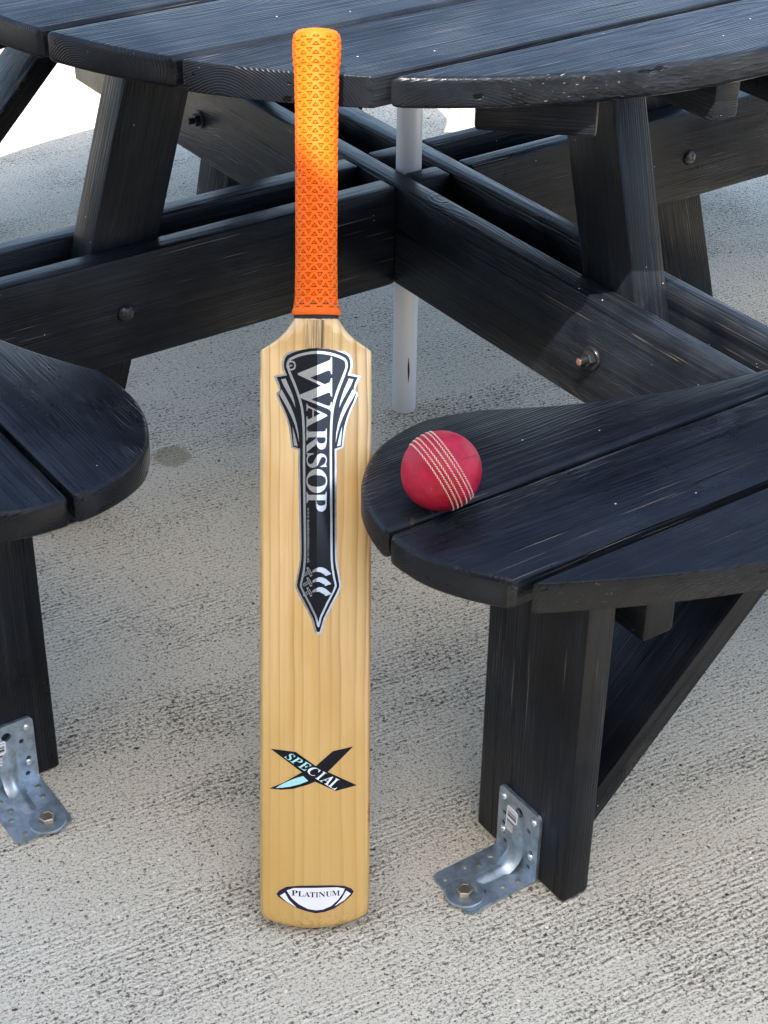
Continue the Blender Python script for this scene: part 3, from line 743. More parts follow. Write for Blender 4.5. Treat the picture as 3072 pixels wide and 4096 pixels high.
for k in range(4):
    rot = RZ(-k*math.pi/2)
    for s in (-1, 1):
        cyy = -0.8945 if (k, s) == (0, -1) else -0.8815
        base = Matrix.Translation((s*(XL+0.0004), cyy, 0.0))
        if s > 0:
            base = base @ RZ(math.pi)
        # the bracket of the near left leg is turned the same way round as its neighbour
        b = link('bracket', brk, M['zinc'], table, rot @ base)
        for hx, hy in ((0.0255, 0.0795), (-0.0255, 0.0800), (0.0235, 0.0345), (-0.0235, 0.0300)):
            sc_ = link('screw', screw_me, M['screw'], b, frame((-0.0040, hx, hy), (0, math.cos(hx*900), math.sin(hx*900)), (-1, 0, 0)))
        link('washer', bigw, M['zinc'], b, frame((-0.0790, -0.0085, 0.0047), (1, 0, 0), (0.03, 0.02, 1)))
        link('anchor_bolt', hexb, M['yzinc'], b, frame((-0.0790, -0.0085, 0.0065), (0.9, 0.3, 0), (0.03, 0.02, 1)))
        link('barcode_label', lab_me, M['barcode'], b, Matrix.Translation((-0.0043, 0.0105, 0.0565)) @ Matrix.Rotation(R(4), 4, 'X'))

# ------------------------------------------------------------------ pole through the crossing
pole = link('parasol_pole', lathe('parasol_pole', [(0.0175, 0.0005), (0.0184, 0.002), (0.0184, HT-TT-0.001)], 40), M['tube'], None,
            Matrix.Translation((-0.0075, -0.0115, 0)), label='grey metal parasol tube standing on the concrete between the crossing beams', category='pole')
sl_bm = bmesh.new()
vsl = []
for i in range(9):
    t = i/8
    w = 0.0016*math.sin(math.pi*min(max(t, 0.06), 0.94))
    ang = math.atan2(-1.95+0.02, -1.40)+0.34+0.02*math.sin(5*t)
    row = []
    for sgn in (-1, 1):
        a = ang+sgn*w/0.0186
        row.append(sl_bm.verts.new((0.0187*math.cos(a), 0.0187*math.sin(a), 0.055+0.043*t)))
    vsl.append(row)
for i in range(8):
    sl_bm.faces.new((vsl[i][0], vsl[i][1], vsl[i+1][1], vsl[i+1][0]))
link('drain_slot', from_bm('drain_slot', sl_bm), M['slot'], pole)

# ------------------------------------------------------------------ cricket ball
BR = 0.0386
bc = Vector((-0.5427, -0.8184, HB+BR))
nv = (rgt*0.837 + upv*0.548 + fwd*0.095).normalized()      # seam axis
tv = fwd.cross(nv).normalized()
ball_mw = Matrix.Translation(bc) @ Matrix((tv, nv.cross(tv), nv)).transposed().to_4x4()
ball = empty('cricket_ball', ball_mw, label='scuffed red leather cricket ball with white stitched seam on the bench', category='cricket ball')
bm = bmesh.new()
bmesh.ops.create_icosphere(bm, subdivisions=6, radius=1.0)
SEAM = [-0.285, -0.173, -0.072, 0.072, 0.198, 0.287]
for v in bm.verts:
    c = v.co.copy()
    r = BR
    r *= 1 + 0.010*math.exp(-(c.z/0.33)**6)                    # raised seam band
    r -= BR*0.014*math.exp(-(c.z/0.018)**2)                    # closing groove
    dent = Vector((-0.55, 0.35, -0.55)).normalized()
    r *= 1 + 0.008*math.sin(3.1*c.x+1.0)*math.cos(2.3*c.y-0.4) - 0.014*math.exp(-((c-dent).length/0.34)**2)
    v.co = c*r
me = from_bm('leather_cover', bm)
link('leather_cover', me, M['leather'], ball, smooth=True)
def ring_line(pts, wd, lift):
    vs, fs = [], []
    for i, q in enumerate(pts):
        a, c = pts[max(i-1, 0)], pts[min(i+1, len(pts)-1)]
        t = (c-a).normalized(); nn_ = q.normalized(); s_ = nn_.cross(t)
        ww = wd*(0.35+0.65*math.sin(math.pi*(i+0.5)/len(pts)))
        vs += [q.normalized()*(q.length+lift)+s_*ww, q.normalized()*(q.length+lift)-s_*ww]
    for i in range(len(pts)-1):
        fs.append((2*i, 2*i+1, 2*i+3, 2*i+2))
    return pydata('split', vs, fs)
def stitch_row(off, rad_mul, n_st, slant, seed):
    rnd = random.Random(seed)
    vs, fs = [], []
    rr = math.sqrt(1-off*off)
    for k in range(n_st):
        a = 2*math.pi*k/n_st
        ctr = Vector((math.cos(a)*rr, math.sin(a)*rr, off))*BR*rad_mul
        nrm = Vector((ctr.x, ctr.y, ctr.z)).normalized()
        tng = Vector((-math.sin(a), math.cos(a), 0))
        side = nrm.cross(tng)
        ln = BR*2*math.pi*rr/n_st*0.66*(0.9+0.2*rnd.random())
        d = (tng*math.cos(slant)+side*math.sin(slant))
        e = nrm.cross(d)
        w, h = BR*0.0125, BR*0.010
        o = len(vs)
        prof = [(-1, 0.25), (-0.6, 0.85), (0, 1.0), (0.6, 0.85), (1, 0.25)]
        for u, sc in prof:
            for q in range(6):
                t = 2*math.pi*q/6
                vs.append(ctr + d*(u*ln) + e*(math.cos(t)*w*sc) + nrm*(math.sin(t)*h*sc))
        for i in range(4):
            for q in range(6):
                q2 = (q+1) % 6
                fs.append((o+i*6+q, o+i*6+q2, o+(i+1)*6+q2, o+(i+1)*6+q))
        fs.append(tuple(o+q for q in range(6))[::-1]); fs.append(tuple(o+24+q for q in range(6)))
    return pydata('stitch_row', vs, fs)
cv = (ball_mw.to_3x3().inverted() @ (-fwd)).normalized()
ew = (ball_mw.to_3x3().inverted() @ (rgt*0.93+upv*0.36)).normalized()
st0 = (cv*0.86+ew*0.22+Vector((0, 0, 0.30))).normalized(); st1 = (cv*0.42+ew*0.85+Vector((0, 0, 0.25))).normalized()
pp_ = []
for i in range(11):
    t = i/10
    q_ = st0.lerp(st1, t).normalized()
    q_ = (q_ + Vector((0, 0, 0.012*math.sin(t*9)))).normalized()
    pp_.append(q_*BR*1.006)
link('split', ring_line(pp_, 0.00045, 0.00025), M['seam'], ball)
for i, off in enumerate(SEAM):
    link('stitch_row', stitch_row(off, 1.010, 84, 0.45 if i % 2 else -0.45, i), M['thread'], ball, smooth=True)

# ------------------------------------------------------------------ cricket bat
rim = Vector((-0.4661, -0.4878, HT-0.001))
def ray_at(px, py, z):
    d = fwd*7048.5 + rgt*(px-1536) - upv*(py-2048)
    return CAM_POS + d*((z-CAM_POS.z)/d.z)
toe_front = ray_at(1257, 3722, 0.0135)
axis = Vector((0.2681, 0.3989, 0.8769))
for _ in range(4):
    nrm = -(fwd - axis*fwd.dot(axis)).normalized()
    hc = rim + nrm*0.0222
    tc = toe_front - nrm*0.016
    axis = (hc-tc).normalized()
side = axis.cross(nrm)
TW = R(6)
side2 = (side*math.cos(TW) - nrm*math.sin(TW)).normalized()
nrm2 = side2.cross(axis)
bat_mw = Matrix.Translation(tc) @ Matrix((side2, axis, nrm2)).transposed().to_4x4()
bat = empty('cricket_bat', bat_mw, label='varnished willow cricket bat with orange grip leaning on the table edge', category='cricket bat')
inv = bat_mw.inverted()
def b2(px, py, zl=0.016):
    """where on the blade's front the design sits, in the bat's own x,y"""
    d = inv.to_3x3() @ (fwd*7048.5 + rgt*(px-1536) - upv*(py-2048))
    o = inv @ CAM_POS
    t = (zl-o.z)/d.z
    return (o.x+d.x*t, o.y+d.y*t)
Y_SH = b2(1268, 1400)[1]; Y_NECK = b2(1268, 1272)[1]; Y_TOP = b2(1268, 128, 0.0)[1]
HW = 0.0563
EDGE, RIDGE, BACK = 0.0085, 0.0085, 0.0195
def half_w(y):
    px = [(Y_NECK+0.02, 0.0212), (Y_NECK, 0.0222), (b2(1268, 1301)[1], 0.0268), (b2(1268, 1321)[1], 0.0302), (b2(1268, 1347)[1], 0.0363), (b2(1268, 1366)[1], 0.0425),
          (b2(1268, 1385)[1], 0.0495), (b2(1268, 1398)[1], 0.0549), (b2(1268, 1406)[1], HW)]
    if y <= px[-1][0]:
        t = y
        if t < 0.030:                       # rounded toe
            return HW*(1-0.035*((0.030-t)/0.030)**2)
        return HW
    for (ya, wa), (yb, wb_) in zip(px[:-1], px[1:]):
        if ya >= y >= yb:
            t = (y-yb)/(ya-yb)
            return wb_+(wa-wb_)*t
    return px[0][1]
def front(x, y):
    """height of the spined back of the blade"""
    rd = RIDGE
    if y < 0.10:
        rd = RIDGE*(0.55+0.45*max(y, 0)/0.10)
    if y > Y_SH-0.01:
        rd = RIDGE
    return EDGE + rd*(1-min(abs(x)/HW, 1.0))
def toe_y(x):
    return 0.0005+0.013*(abs(x)/HW)**2.6
rows = []
ys = [0.0, 0.004, 0.012, 0.03, 0.06, 0.10] + list(np.linspace(0.13, Y_SH-0.004, 14)) + list(np.linspace(Y_SH, Y_NECK, 14)) + [Y_NECK+0.012]
NX = 24
bm = bmesh.new()
prev = None
for yi, y in enumerate(ys):
    w = half_w(y)
    row = []
    neck = min(max((y-Y_SH+0.004)/(Y_NECK-Y_SH+0.004), 0), 1)
    neck = neck*neck*(3-2*neck)
    bk = BACK
    prof = []
    r = 0.0045
    shrink = 0.0
    # front from left to right, then back from right to left
    fr = [-1.0, -0.985, -0.95, -0.9, -0.75, -0.5, -0.25, -0.06, 0.0, 0.06, 0.25, 0.5, 0.75, 0.9, 0.95, 0.985, 1.0]
    for u in fr:
        x = u*w
        e = max(0, (abs(u)-0.9)/0.1)
        zf = front(x, y) - 0.0052*e**3
        zr = math.sqrt(max(w*w-x*x, 0))*0.98
        zf = zf*(1-neck)+min(zr, 0.0225)*neck
        prof.append((x, zf))
    for u in fr[::-1]:
        x = u*w
        e = max(0, (abs(u)-0.9)/0.1)
        zb = -bk + 0.005*e**3 + 0.0022*u*u
        zr = -math.sqrt(max(w*w-x*x, 0))*0.98
        zb = zb*(1-neck)+max(zr, -0.0225)*neck
        prof.append((x, zb))
    tuck = 0.0
    if yi == 0: tuck = 0.0045
    elif yi == 1: tuck = 0.0014
    for x, z in prof:
        yy = y
        if y < 0.03:
            yy = toe_y(x) + y*(0.03-toe_y(x))/0.03
        zc = z-tuck if z > -0.003 else z+tuck
        row.append(bm.verts.new((x*(1-tuck*2), yy, zc)))
    if prev:
        n_ = len(row)
        for i in range(n_):
            j = (i+1) % n_
            bm.faces.new((prev[i], prev[j], row[j], row[i]))
    else:
        first = row
    prev = row
bm.faces.new(first[::-1]); bm.faces.new(prev)
bmesh.ops.remove_doubles(bm, verts=bm.verts, dist=1e-6)
bmesh.ops.recalc_face_normals(bm, faces=bm.faces)
me = from_bm('blade', bm)
for pl in me.polygons:
    pl.use_smooth = True
me.set_sharp_from_angle(angle=R(12))
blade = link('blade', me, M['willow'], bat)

# binding and grip
y0g = b2(1268, 1258, 0.02)[1]
bind = lathe('handle_binding', [(0.0220, -0.006), (0.0226, -0.002), (0.0222, 0.012)], 40)
link('handle_binding', bind, M['binding'], bat, frame((0, Y_NECK+0.0035, 0), (1, 0, 0), (0, 1, 0.02)))
GL = Y_TOP - y0g
def grip_radius(t):
    pts = [(0.0, 0.0246), (0.010, 0.0248), (0.030, 0.0230), (0.07, 0.0216), (0.20, 0.0211), (0.5, 0.0213), (0.72, 0.0217), (0.83, 0.0224), (0.870, 0.0228), (0.885, 0.0237), (0.93, 0.0244), (0.965, 0.0244), (0.985, 0.0236), (1.0, 0.0205)]
    for (a, ra), (b, rb) in zip(pts[:-1], pts[1:]):
        if a <= t <= b:
            u = (t-a)/(b-a); u = u*u*(3-2*u)
            return ra+(rb-ra)*u
    return pts[-1][1]
NA, NL = 420, 1000
PA, PV = 11, 0.00845                         # triangles around, row height
aa = np.arange(NA)/NA
ll = np.linspace(0, 1, NL)
A, Lg = np.meshgrid(aa, ll)
ym = Lg*GL
def tri_depth(u, v):
    """u in periods, v in rows: pocket depth for the up and the down triangles of one cell"""
    out = np.zeros_like(u)
    for kind in (0, 1):
        uu = (u + 0.5*kind + 0.5) % 1.0 - 0.5
        vv = v % 1.0
        if kind == 0:
            h = 0.52
            tt = (vv-0.23)/h                 # base at the bottom
            wdt = 0.29*(1-tt)
        else:
            h = 0.58
            tt = 1-(vv-0.41)/h               # base at the top
            wdt = 0.27*(1-tt)
        de = np.minimum(np.minimum(tt, 1-tt)*h*PV, (wdt-np.abs(uu))*0.0131*0.8)
        inside = np.clip(de/0.00022, 0, 1)
        rim_g = np.exp(-((de-0.00042)/0.00034)**2)
        out = np.maximum(out, inside*(0.00035+0.0014*rim_g))
    return out
dep = tri_depth(A*PA, ym/PV+0.02*np.sin(A*2*math.pi))
fade = np.clip((ym-0.006)/0.002, 0, 1)*np.clip((GL-0.006-ym)/0.002, 0, 1)
rad = np.array([grip_radius(t) for t in ll])[:, None] - dep*fade
ang = A*2*math.pi + 0.35*(0.5-Lg)*0.3
X = rad*np.cos(ang); Z = rad*np.sin(ang)*1.0; Yv = y0g + ym
co = np.stack([X, Yv, Z], -1).reshape(-1, 3)
idx = np.arange(NA*NL).reshape(NL, NA)
q = np.stack([idx[:-1], np.roll(idx, -1, 1)[:-1], np.roll(idx, -1, 1)[1:], idx[1:]], -1).reshape(-1, 4)[:, ::-1]
nv_ = len(co)
co = np.vstack([co, [[0, Y_TOP+0.0035, 0]], [[0, y0g, 0]]])
fcs = [tuple(int(i) for i in f) for f in q]
for k in range(NA):
    k2 = (k+1) % NA
    fcs.append((int(idx[-1, k]), nv_, int(idx[-1, k2]))[::1])
    fcs.append((int(idx[0, k]), int(idx[0, k2]), nv_+1))
me = pydata('grip', co.tolist(), fcs)
bm = bmesh.new(); bm.from_mesh(me); bmesh.ops.recalc_face_normals(bm, faces=bm.faces); bm.to_mesh(me); bm.free()
for pl in me.polygons:
    pl.use_smooth = True
me.set_sharp_from_angle(angle=R(60))
link('grip', me, M['rubber'], bat, label='orange rubber grip covered in small triangular pockets')

# ------------------------------------------------------------------ printed stickers on the blade
LAY = 0.00016
def decal(name, shapes, layer, mat, parent, cuts=()):
    """shapes: list of ring lists in bat x,y; follows the spine of the blade"""
    bm = bmesh.new()
    for rings in shapes:
        vl = [[Vector((x, y, 0)) for x, y in rg] for rg in rings]
        flat = [q for rg in vl for q in rg]
        tris = tessellate_polygon(vl)
        vv = [bm.verts.new(q) for q in flat]
        for t in tris:
            try:
                f = bm.faces.new([vv[i] for i in t])
            except ValueError:
                pass
    bm.normal_update()
    for f in bm.faces:
        if f.normal.z < 0:
            f.normal_flip()
    bmesh.ops.bisect_plane(bm, geom=bm.verts[:]+bm.edges[:]+bm.faces[:], dist=1e-7, plane_co=(0, 0, 0), plane_no=(1, 0, 0))
    for c in cuts:
        bmesh.ops.bisect_plane(bm, geom=bm.verts[:]+bm.edges[:]+bm.faces[:], dist=1e-7, plane_co=(0, c, 0), plane_no=(0, 1, 0))
    for v in bm.verts:
        v.co.z = front(v.co.x, v.co.y) + LAY*layer + 0.0001
    me = from_bm(name, bm)
    return link(name, me, mat, parent)

GLY = json.loads(GLYPHS)
def glyph(key):
    return [[(sp[i]/1000, sp[i+1]/1000) for i in range(0, len(sp), 2)] for sp in GLY[key]]
def glyph_box(key, fn):
    """glyph scaled to the unit box and mapped by fn(u, v)"""
    rg = glyph(key)
    xs = [q[0] for r_ in rg for q in r_]; yy = [q[1] for r_ in rg for q in r_]
    x0, x1, y0, y1 = min(xs), max(xs), min(yy), max(yy)
    return [[fn((x-x0)/(x1-x0), (y-y0)/(y1-y0)) for x, y in r_] for r_ in rg]

def zt(x, y):                   # top sticker drawing coordinates
    return b2(1000+0.3134*x, 1350+0.3134*y)
def zl(x, y):                   # lower end of the top sticker
    return b2(1000+0.3134*x, 2200+0.3134*y)
def zx(x, y):                   # the two lower stickers
    return b2(1000+0.4069*x, 2900+0.4069*y)
def mirror(right_top, right_low, cx_t=861, cx_l=872):
    """right-hand contour going down, mirrored to a closed outline"""
    pts = [zt(*q) for q in right_top] + [zl(*q) for q in right_low]
    lft = [zt(2*cx_t-x, y) for x, y in right_top] + [zl(2*cx_l-x, y) for x, y in right_low]
    if abs(pts[0][0]) < 0.0012: lft = lft[1:]
    if abs(pts[-1][0]) < 0.0012: lft = lft[:-1]
    return pts + lft[::-1]
o_t = [(861, 105), (930, 109), (1000, 119), (1080, 137), (1150, 158), (1210, 182), (1265, 207), (1295, 245), (1312, 300), (1316, 350), (1308, 405), (1284, 462),
       (1418, 490), (1385, 570), (1345, 660), (1350, 684), (1385, 708), (1378, 745), (1345, 830), (1300, 920), (1262, 1020), (1232, 1120), (1212, 1230), (1195, 1408), (1105, 1440), (1108, 1595)]
o_l = [(1109, 0), (1110, 120), (1122, 210), (1143, 320), (1163, 440), (1163, 480), (1140, 545), (1060, 690), (960, 880), (915, 1050), (898, 1072), (872, 1078)]
k_t = [(861, 130), (930, 134), (1000, 145), (1080, 162), (1150, 184), (1205, 206), (1248, 228), (1272, 262), (1286, 310), (1289, 350), (1282, 400), (1250, 482),
       (1384, 507), (1350, 575), (1330, 640), (1334, 690), (1360, 722), (1352, 750), (1322, 830), (1278, 920), (1240, 1020), (1210, 1120), (1190, 1230), (1172, 1392), (1082, 1422), (1083, 1595)]
k_l = [(1085, 0), (1088, 120), (1100, 215), (1122, 325), (1143, 450), (1140, 478), (1110, 545), (1032, 690), (940, 870), (890, 1040), (872, 1047)]
s_t = [(861, 172), (930, 176), (1000, 186), (1070, 202), (1130, 222), (1185, 246), (1222, 268), (1242, 300), (1252, 345), (1246, 395), (1228, 450), (1202, 520), (1165, 610), (1128, 710), (1098, 800), (1074, 900), (1060, 1000), (1052, 1120), (1047, 1300), (1047, 1595)]
s_l = [(1055, 0), (1057, 120), (1066, 230), (1085, 340), (1108, 445), (1104, 475), (1075, 540), (1000, 680), (915, 860), (885, 975), (872, 985)]
c_t = [(861, 207), (930, 211), (1000, 221), (1070, 237), (1125, 256), (1175, 277), (1204, 294), (1218, 320), (1224, 350), (1218, 390), (1200, 440), (1172, 510), (1135, 600), (1098, 700), (1068, 795), (1045, 895), (1031, 1000), (1023, 1120), (1018, 1300), (1018, 1595)]
c_l = [(1028, 0), (1030, 120), (1040, 235), (1060, 350), (1084, 448), (1080, 470), (1052, 535), (975, 675), (895, 840), (872, 922)]
st = decal('main_sticker', [[mirror(o_t, o_l)]], 1, M['silver'], bat)
st['label'] = 'long black and silver sword-shaped maker sticker'
decal('sticker_field', [[mirror(k_t, k_l)]], 2, M['vinyl'], st)
decal('sticker_line', [[mirror(s_t, s_l)]], 3, M['silver'], st)
decal('sticker_panel', [[mirror(c_t, c_l)]], 4, M['vinyl'], st)
def both(pts):
    return [[[zt(*q) for q in pts]], [[zt(2*861-x, y) for x, y in pts]]]
wings = both([(1266, 523), (1322, 536), (1292, 610), (1250, 685), (1200, 770), (1165, 840), (1140, 900), (1152, 820), (1175, 745), (1205, 660), (1240, 585)])
wings += both([(1318, 660), (1348, 716), (1318, 775), (1255, 880), (1195, 1000), (1150, 1110), (1118, 1230), (1094, 1345), (1103, 1220), (1125, 1100), (1160, 980), (1205, 870), (1265, 755)])
wings += both([(1178, 1135), (1170, 1260), (1160, 1378), (1112, 1392), (1128, 1320), (1150, 1230)])
for w_ in wings:
    decal('sticker_wing', [w_], 3, M['silver'], st)
# lettering running down the blade, tops to the right
for ch, y0, y1, xa, xb in (('W', 1428, 1650, -78.5, 58.0), ('A', 1614, 1711, -44.5, 38.5), ('R', 1714, 1811, -44.5, 36.5), ('S', 1813, 1871, -44.8, 36.5), ('O', 1876, 1971, -45.0, 38.0), ('P', 1967, 2046, -44.5, 36.0)):
    decal('letter', [glyph_box('b'+ch, lambda u, v: b2(1270.5+xa+(xb-xa)*v, y0+(y1-y0)*u))], 5, M['silver'], st)
# web address
def run_text(txt, place, height):
    x = 0.0
    out = []
    for ch in txt:
        if ch == '.':
            out.append([[(x+0.03, 0.0), (x+0.10, 0.0), (x+0.10, 0.07), (x+0.03, 0.07)]]); x += 0.14
            continue
        rg = glyph('b'+ch)
        xs = [q[0] for r_ in rg for q in r_]
        out.append([[(q[0]-min(xs)+x, q[1]) for q in r_] for r_ in rg])
        x += max(xs)-min(xs)+0.035
    return [[[place(q[0]/x, q[1]/height) for q in r_] for r_ in rings] for rings in out]
wa = run_text('www.handmadebats.co.uk', lambda u, v: b2(1228.5+10.0*v, 2031+222*u), 0.455)
decal('web_address', wa, 5, M['silver'], st)['kind'] = 'stuff'
# three notched swords
sw = []
for dy in (0, 128, 255):
    bl = [(792, 268+dy), (825, 240+dy), (880, 217+dy), (925, 220+dy), (970, 243+dy), (1010, 278+dy), (1038, 306+dy), (960, 332+dy), (945, 302+dy), (930, 306+dy), (915, 290+dy), (880, 276+dy), (835, 276+dy), (800, 288+dy)]
    sw.append([[zl(*q) for q in bl]])
    def bar(xa, ya, xb, yb, w):
        l = math.hypot(xb-xa, yb-ya); nx_, ny_ = -(yb-ya)/l*w, (xb-xa)/l*w
        return [[zl(xa+nx_, ya+ny_+dy), zl(xb+nx_, yb+ny_+dy), zl(xb-nx_, yb-ny_+dy), zl(xa-nx_, ya-ny_+dy)]]
    sw += [bar(722, 232, 748, 228, 8), bar(730, 240, 768, 318, 5), bar(752, 240, 790, 306, 5), bar(762, 330, 792, 322, 8),
           bar(676, 312, 738, 270, 4), bar(690, 336, 752, 296, 4), bar(676, 312, 690, 336, 4), bar(700, 300, 708, 324, 3), bar(722, 286, 730, 310, 3)]
decal('sword_emblem', sw, 5, M['silver'], st)['kind'] = 'stuff'
# small round emblem beside the first letter
em = []
def arc(r0, r1, a0_, a1_):
    pts = [(527+r1*math.cos(R(a)), 357+r1*math.sin(R(a))) for a in np.linspace(a0_, a1_, 14)] + [(527+r0*math.cos(R(a)), 357+r0*math.sin(R(a))) for a in np.linspace(a1_, a0_, 14)]
    return [[zt(*q) for q in pts]]
em += [arc(42, 63, 25, 175), arc(42, 63, 190, 335)]
em.append(glyph_box('bA', lambda u, v: zt(500+48*v, 333+48*u)))
em.append([[zt(*q) for q in ((565, 340), (586, 340), (586, 374), (565, 374))]])
decal('round_emblem', em, 5, M['silver'], st)

# X sticker
xs_ = decal('cross_sticker', [[[zx(*q) for q in ((205, 245), (450, 268), (645, 402), (815, 260), (1018, 220), (765, 463), (1055, 603), (845, 652), (640, 556), (560, 590), (420, 634), (310, 645), (190, 637), (330, 575), (510, 467))]]], 1, M['vinyl'], bat)
xs_['label'] = 'black cross-shaped sticker with slanted silver lettering'
decal('sticker_insert', [[[zx(*q) for q in ((522, 503), (572, 550), (490, 585), (400, 610), (325, 624), (255, 630), (300, 598), (380, 557), (460, 522))]]], 2, M['teal'], xs_)
base_a, base_b = (335, 325), (842, 648)          # baseline of the word
up_a, up_b = (62, -52), (70, -92)
words = [('S', 0.0, 0.125), ('P', 0.115, 0.275), ('E', 0.265, 0.425), ('C', 0.43, 0.60), ('I', 0.60, 0.715), ('A', 0.685, 0.86), ('L', 0.845, 1.0)]
for ch, u0, u1 in words:
    def fn(u, v):
        t = u0+(u1-u0)*u
        t2 = t
        x = base_a[0]+(base_b[0]-base_a[0])*t2 + (up_a[0]+(up_b[0]-up_a[0])*t)*v*0.85
        y = base_a[1]+(base_b[1]-base_a[1])*t2 + (up_a[1]+(up_b[1]-up_a[1])*t)*v
        return zx(x, y)
    decal('letter', [glyph_box('i'+ch, fn)], 2, M['teal'] if ch in 'SPE' else M['pearl'], xs_)

# oval badge at the toe
pb = decal('toe_badge', [[[zx(*q) for q in ((262, 1675), (290, 1640), (360, 1602), (480, 1588), (640, 1580), (800, 1582), (930, 1592), (1000, 1620), (1025, 1650), (1000, 1690), (930, 1750), (830, 1815), (740, 1845), (650, 1857), (560, 1840), (460, 1808), (350, 1750), (280, 1702))]]], 1, M['ink'], bat, cuts=(0.02, 0.04, 0.06, 0.08))
pb['label'] = 'dark oval badge with pale centre and lettering'
decal('badge_centre', [[[zx(*q) for q in ((362, 1638), (430, 1612), (640, 1604), (860, 1604), (935, 1620), (918, 1662), (870, 1728), (800, 1788), (720, 1820), (650, 1827), (570, 1815), (480, 1770), (410, 1712))]],
                      [[zx(*q) for q in ((295, 1690), (345, 1660), (385, 1730), (460, 1804), (360, 1748))]],
                      [[zx(*q) for q in ((948, 1640), (995, 1670), (930, 1735), (835, 1790), (905, 1715))]]], 2, M['white'], pb, cuts=(0.02, 0.04, 0.06, 0.08))
pl_w = [('P', 410, 470), ('L', 474, 532), ('A', 532, 592), ('T', 590, 642), ('I', 646, 672), ('N', 676, 742), ('U', 746, 806), ('M', 808, 886)]
for ch, xa, xb in pl_w:
    t = (xa+xb)/2
    bend = 12*((t-648)/240)**2
    decal('letter', [glyph_box('b'+ch, lambda u, v: zx(xa+(xb-xa)*u, 1698-bend*1.3-52*v))], 3, M['ink'], pb)

# cane of the handle let into the top of the blade
ytop = Y_NECK-0.002
sp_y = b2(1268, 1392)[1]
sp_bm = bmesh.new()
g = []
for i in range(9):
    y = ytop+(sp_y-ytop)*i/8
    row = []
    for k in range(13):
        x = -0.0125+0.0195*k/12
        nk = min(max((y-Y_SH)/(Y_NECK-Y_SH), 0), 1)
        w = half_w(y)
        zf = front(x, y)
        nk = min(max((y-Y_SH+0.004)/(Y_NECK-Y_SH+0.004), 0), 1)
        nk = nk*nk*(3-2*nk)
        if True:
            zf = zf*(1-nk)+min(math.sqrt(max(w*w-x*x, 0))*0.98, 0.0225)*nk
        row.append(sp_bm.verts.new((x, y, zf+0.0005)))
    g.append(row)
for i in range(8):
    for k in range(12):
        sp_bm.faces.new((g[i][k], g[i+1][k], g[i+1][k+1], g[i][k+1]))
me = from_bm('handle_splice', sp_bm)
link('handle_splice', me, M['cane'], blade, smooth=True)

# ------------------------------------------------------------------ loose grit on the concrete
def grit():
    rnd = random.Random(3)
    n = NT('loose_grit')
    ri = n.node('ShaderNodeNewGeometry').outputs['Random Per Island']
    cr = n.node('ShaderNodeValToRGB')
    n.put(cr.inputs[0], ri)
    el = cr.color_ramp.elements
    cols = [(0.0, (0.015, 0.013, 0.012)), (0.35, (0.07, 0.035, 0.025)), (0.6, (0.17, 0.06, 0.035)), (0.75, (0.10, 0.085, 0.06)), (0.9, (0.45, 0.42, 0.36))]
    while len(el) < len(cols):
        el.new(0.5)
    for e_, (p_, c_) in zip(el, cols):
        e_.position = p_; e_.color = (*c_, 1)
    cr.color_ramp.interpolation = 'CONSTANT'
    mat = n.set(color=cr.outputs[0], rough=0.8)
    vs, fs = [], []
    for i in range(2600):
        x, y = rnd.uniform(-1.35, 0.9), rnd.uniform(-1.5, 1.0)
        s = 0.0009+0.0022*rnd.random()**4
        if rnd.random() < 0.03:
            s *= 1.5
        a = rnd.uniform(0, 6.28)
        el_ = rnd.uniform(0.55, 1.6)
        o = len(vs)
        for dx, dy, dz in ((1, 0, 0), (0.3, 0.8, 0), (-0.7, 0.6, 0), (-0.9, -0.4, 0), (0.2, -0.9, 0), (0.1, 0.05, 0.8)):
            dx *= el_*rnd.uniform(0.7, 1.2); dy *= rnd.uniform(0.6, 1.1)
            vs.append((x+s*(dx*math.cos(a)-dy*math.sin(a)), y+s*(dx*math.sin(a)+dy*math.cos(a)), 0.0002+s*dz))
        for k in range(5):
            fs.append((o+k, o+(k+1) % 5, o+5))
    link('grit', pydata('grit', vs, fs), mat, None, kind='stuff', label='dark and reddish stone crumbs strewn over the concrete', category='grit')
grit()

# ------------------------------------------------------------------ added sun blocker overhead, out of frame, outline cut to place the foreground shade
hvec = Vector((math.sin(SUN_AZ), math.cos(SUN_AZ), 0))
e1 = Vector((hvec.y, -hvec.x, 0))
e2 = hvec*math.sin(SUN_EL)+Vector((0, 0, math.cos(SUN_EL)))
def blocker_pt(u, v, z):
    b = e1*u+e2*v
    return b + SUN_DIR*((z-b.z)/SUN_DIR.z)
blocker_uv = [(1.35, -0.26, 3.2), (0.03, -0.245, 3.25), (-0.13, -0.125, 3.3), (-0.75, 0.62, 3.4), (-2.6, 0.75, 3.4), (-2.6, -1.40, 3.3), (-0.6, -1.56, 3.2), (1.15, -0.715, 3.2)]
cor = [blocker_pt(*q) for q in blocker_uv]
blocker = empty('sun_blocker', Matrix.Translation((cor[6].x, cor[6].y, 0)), label='unseen sand canvas sheet on poles, added to shade the foreground', category='shade sail')
off = blocker.matrix_world.translation
bm = bmesh.new()
top_v = [bm.verts.new(c-off) for c in cor]
bot_v = [bm.verts.new(c-off-Vector((0, 0, 0.004))) for c in cor]
bm.faces.new(top_v); bm.faces.new(bot_v[::-1])
for i in range(8):
    j = (i+1) % 8
    bm.faces.new((bot_v[i], bot_v[j], top_v[j], top_v[i]))
bmesh.ops.recalc_face_normals(bm, faces=bm.faces)
link('blocker_sheet', from_bm('blocker_sheet', bm), M['canvas'], blocker)

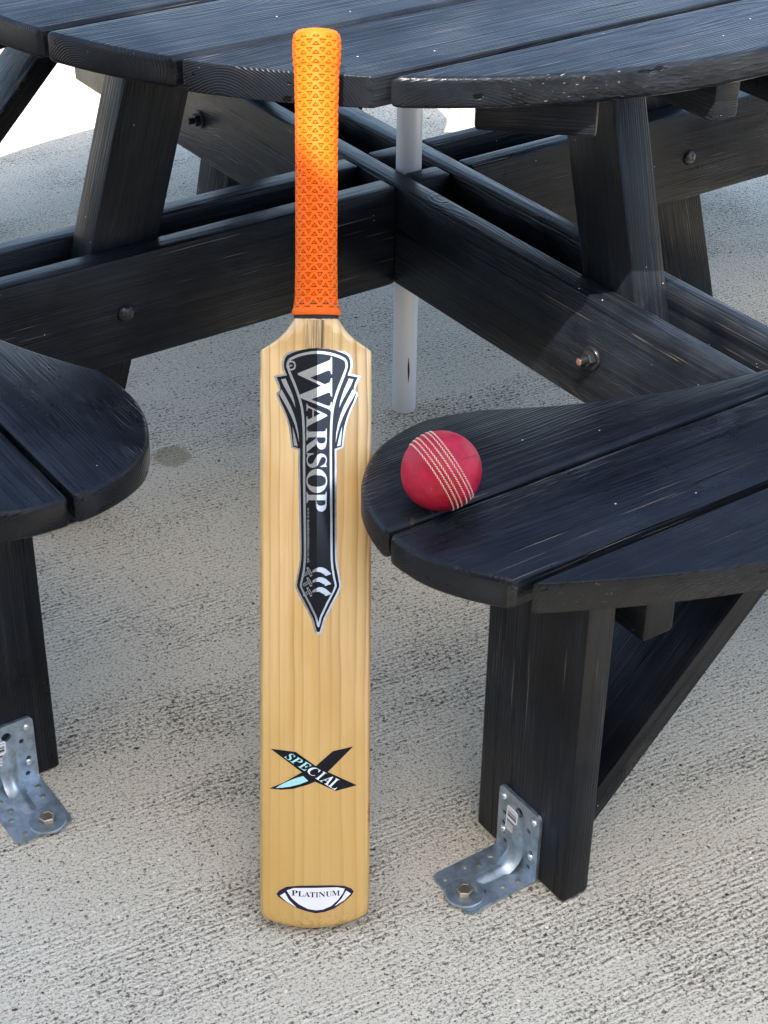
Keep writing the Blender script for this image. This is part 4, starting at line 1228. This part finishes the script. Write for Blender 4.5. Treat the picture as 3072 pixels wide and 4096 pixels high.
for i in (0, 3, 4, 5, 6, 7):
    c = cor[i]-off
    link('blocker_post', lathe('blocker_post', [(0.03, 0.0), (0.03, c.z+0.05)], 16), M['blocker_post'], blocker, Matrix.Translation((c.x, c.y, 0)))

# ------------------------------------------------------------------ unseen building added behind the camera to darken reflections in stickers and dark paint
back = -Vector((fwd.x, fwd.y, 0)).normalized()
bright = Vector((rgt0.x, rgt0.y, 0)).normalized()
added_bldg_o = back*5.9 - bright*5.2
cm = Matrix.Translation(added_bldg_o) @ Matrix((bright, back, Vector((0, 0, 1)))).transposed().to_4x4()
club = empty('added_building', cm, label='unseen dark brick block added behind the camera to darken reflections', category='building')
brickm = NT('dark_brick')
bt_ = brickm.node('ShaderNodeTexBrick')
brickm.put(bt_.inputs['Vector'], brickm.vmath('MULTIPLY', brickm.coord('Generated'), (30.0, 12.0, 1.0)))
brickm.put(bt_.inputs['Color1'], (0.11, 0.055, 0.04)); brickm.put(bt_.inputs['Color2'], (0.075, 0.04, 0.032)); brickm.put(bt_.inputs['Mortar'], (0.2, 0.18, 0.16))
brick_m = brickm.set(color=bt_.outputs[0], rough=0.9)
slate = simple('slate', (0.05, 0.05, 0.055), 0.7)
glass = simple('dark_glass', (0.01, 0.012, 0.014), 0.05)
frame_m = simple('white_frame', (0.7, 0.7, 0.68), 0.5)
def cbox(name, x0, x1, y0, y1, z0, z1, mat, par):
    bm = prism_bm([(x0, y0), (x1, y0), (x1, y1), (x0, y1)], z0, z1, 0)
    return link(name, from_bm(name, bm), mat, par)
cbox('added_wall', -5.0, 5.6, 0.0, 4.0, 0.0, 4.4, brick_m, club)
cbox('added_wing', 5.6, 11.5, 0.3, 4.0, 0.0, 2.5, brick_m, club)
cbox('added_roof', -5.2, 5.75, -0.3, 4.2, 4.4, 4.62, slate, club)
cbox('added_roof', 5.76, 11.7, 0.1, 4.2, 2.5, 2.66, slate, club)
for wx in (-3.6, -1.2, 1.2, 3.6):
    f_ = cbox('added_window', wx-0.6, wx+0.6, -0.04, 0.0, 1.0, 2.2, frame_m, club)
    cbox('added_pane', wx-0.53, wx-0.02, -0.045, -0.041, 1.07, 2.13, glass, f_)
    cbox('added_pane', wx+0.02, wx+0.53, -0.045, -0.041, 1.07, 2.13, glass, f_)
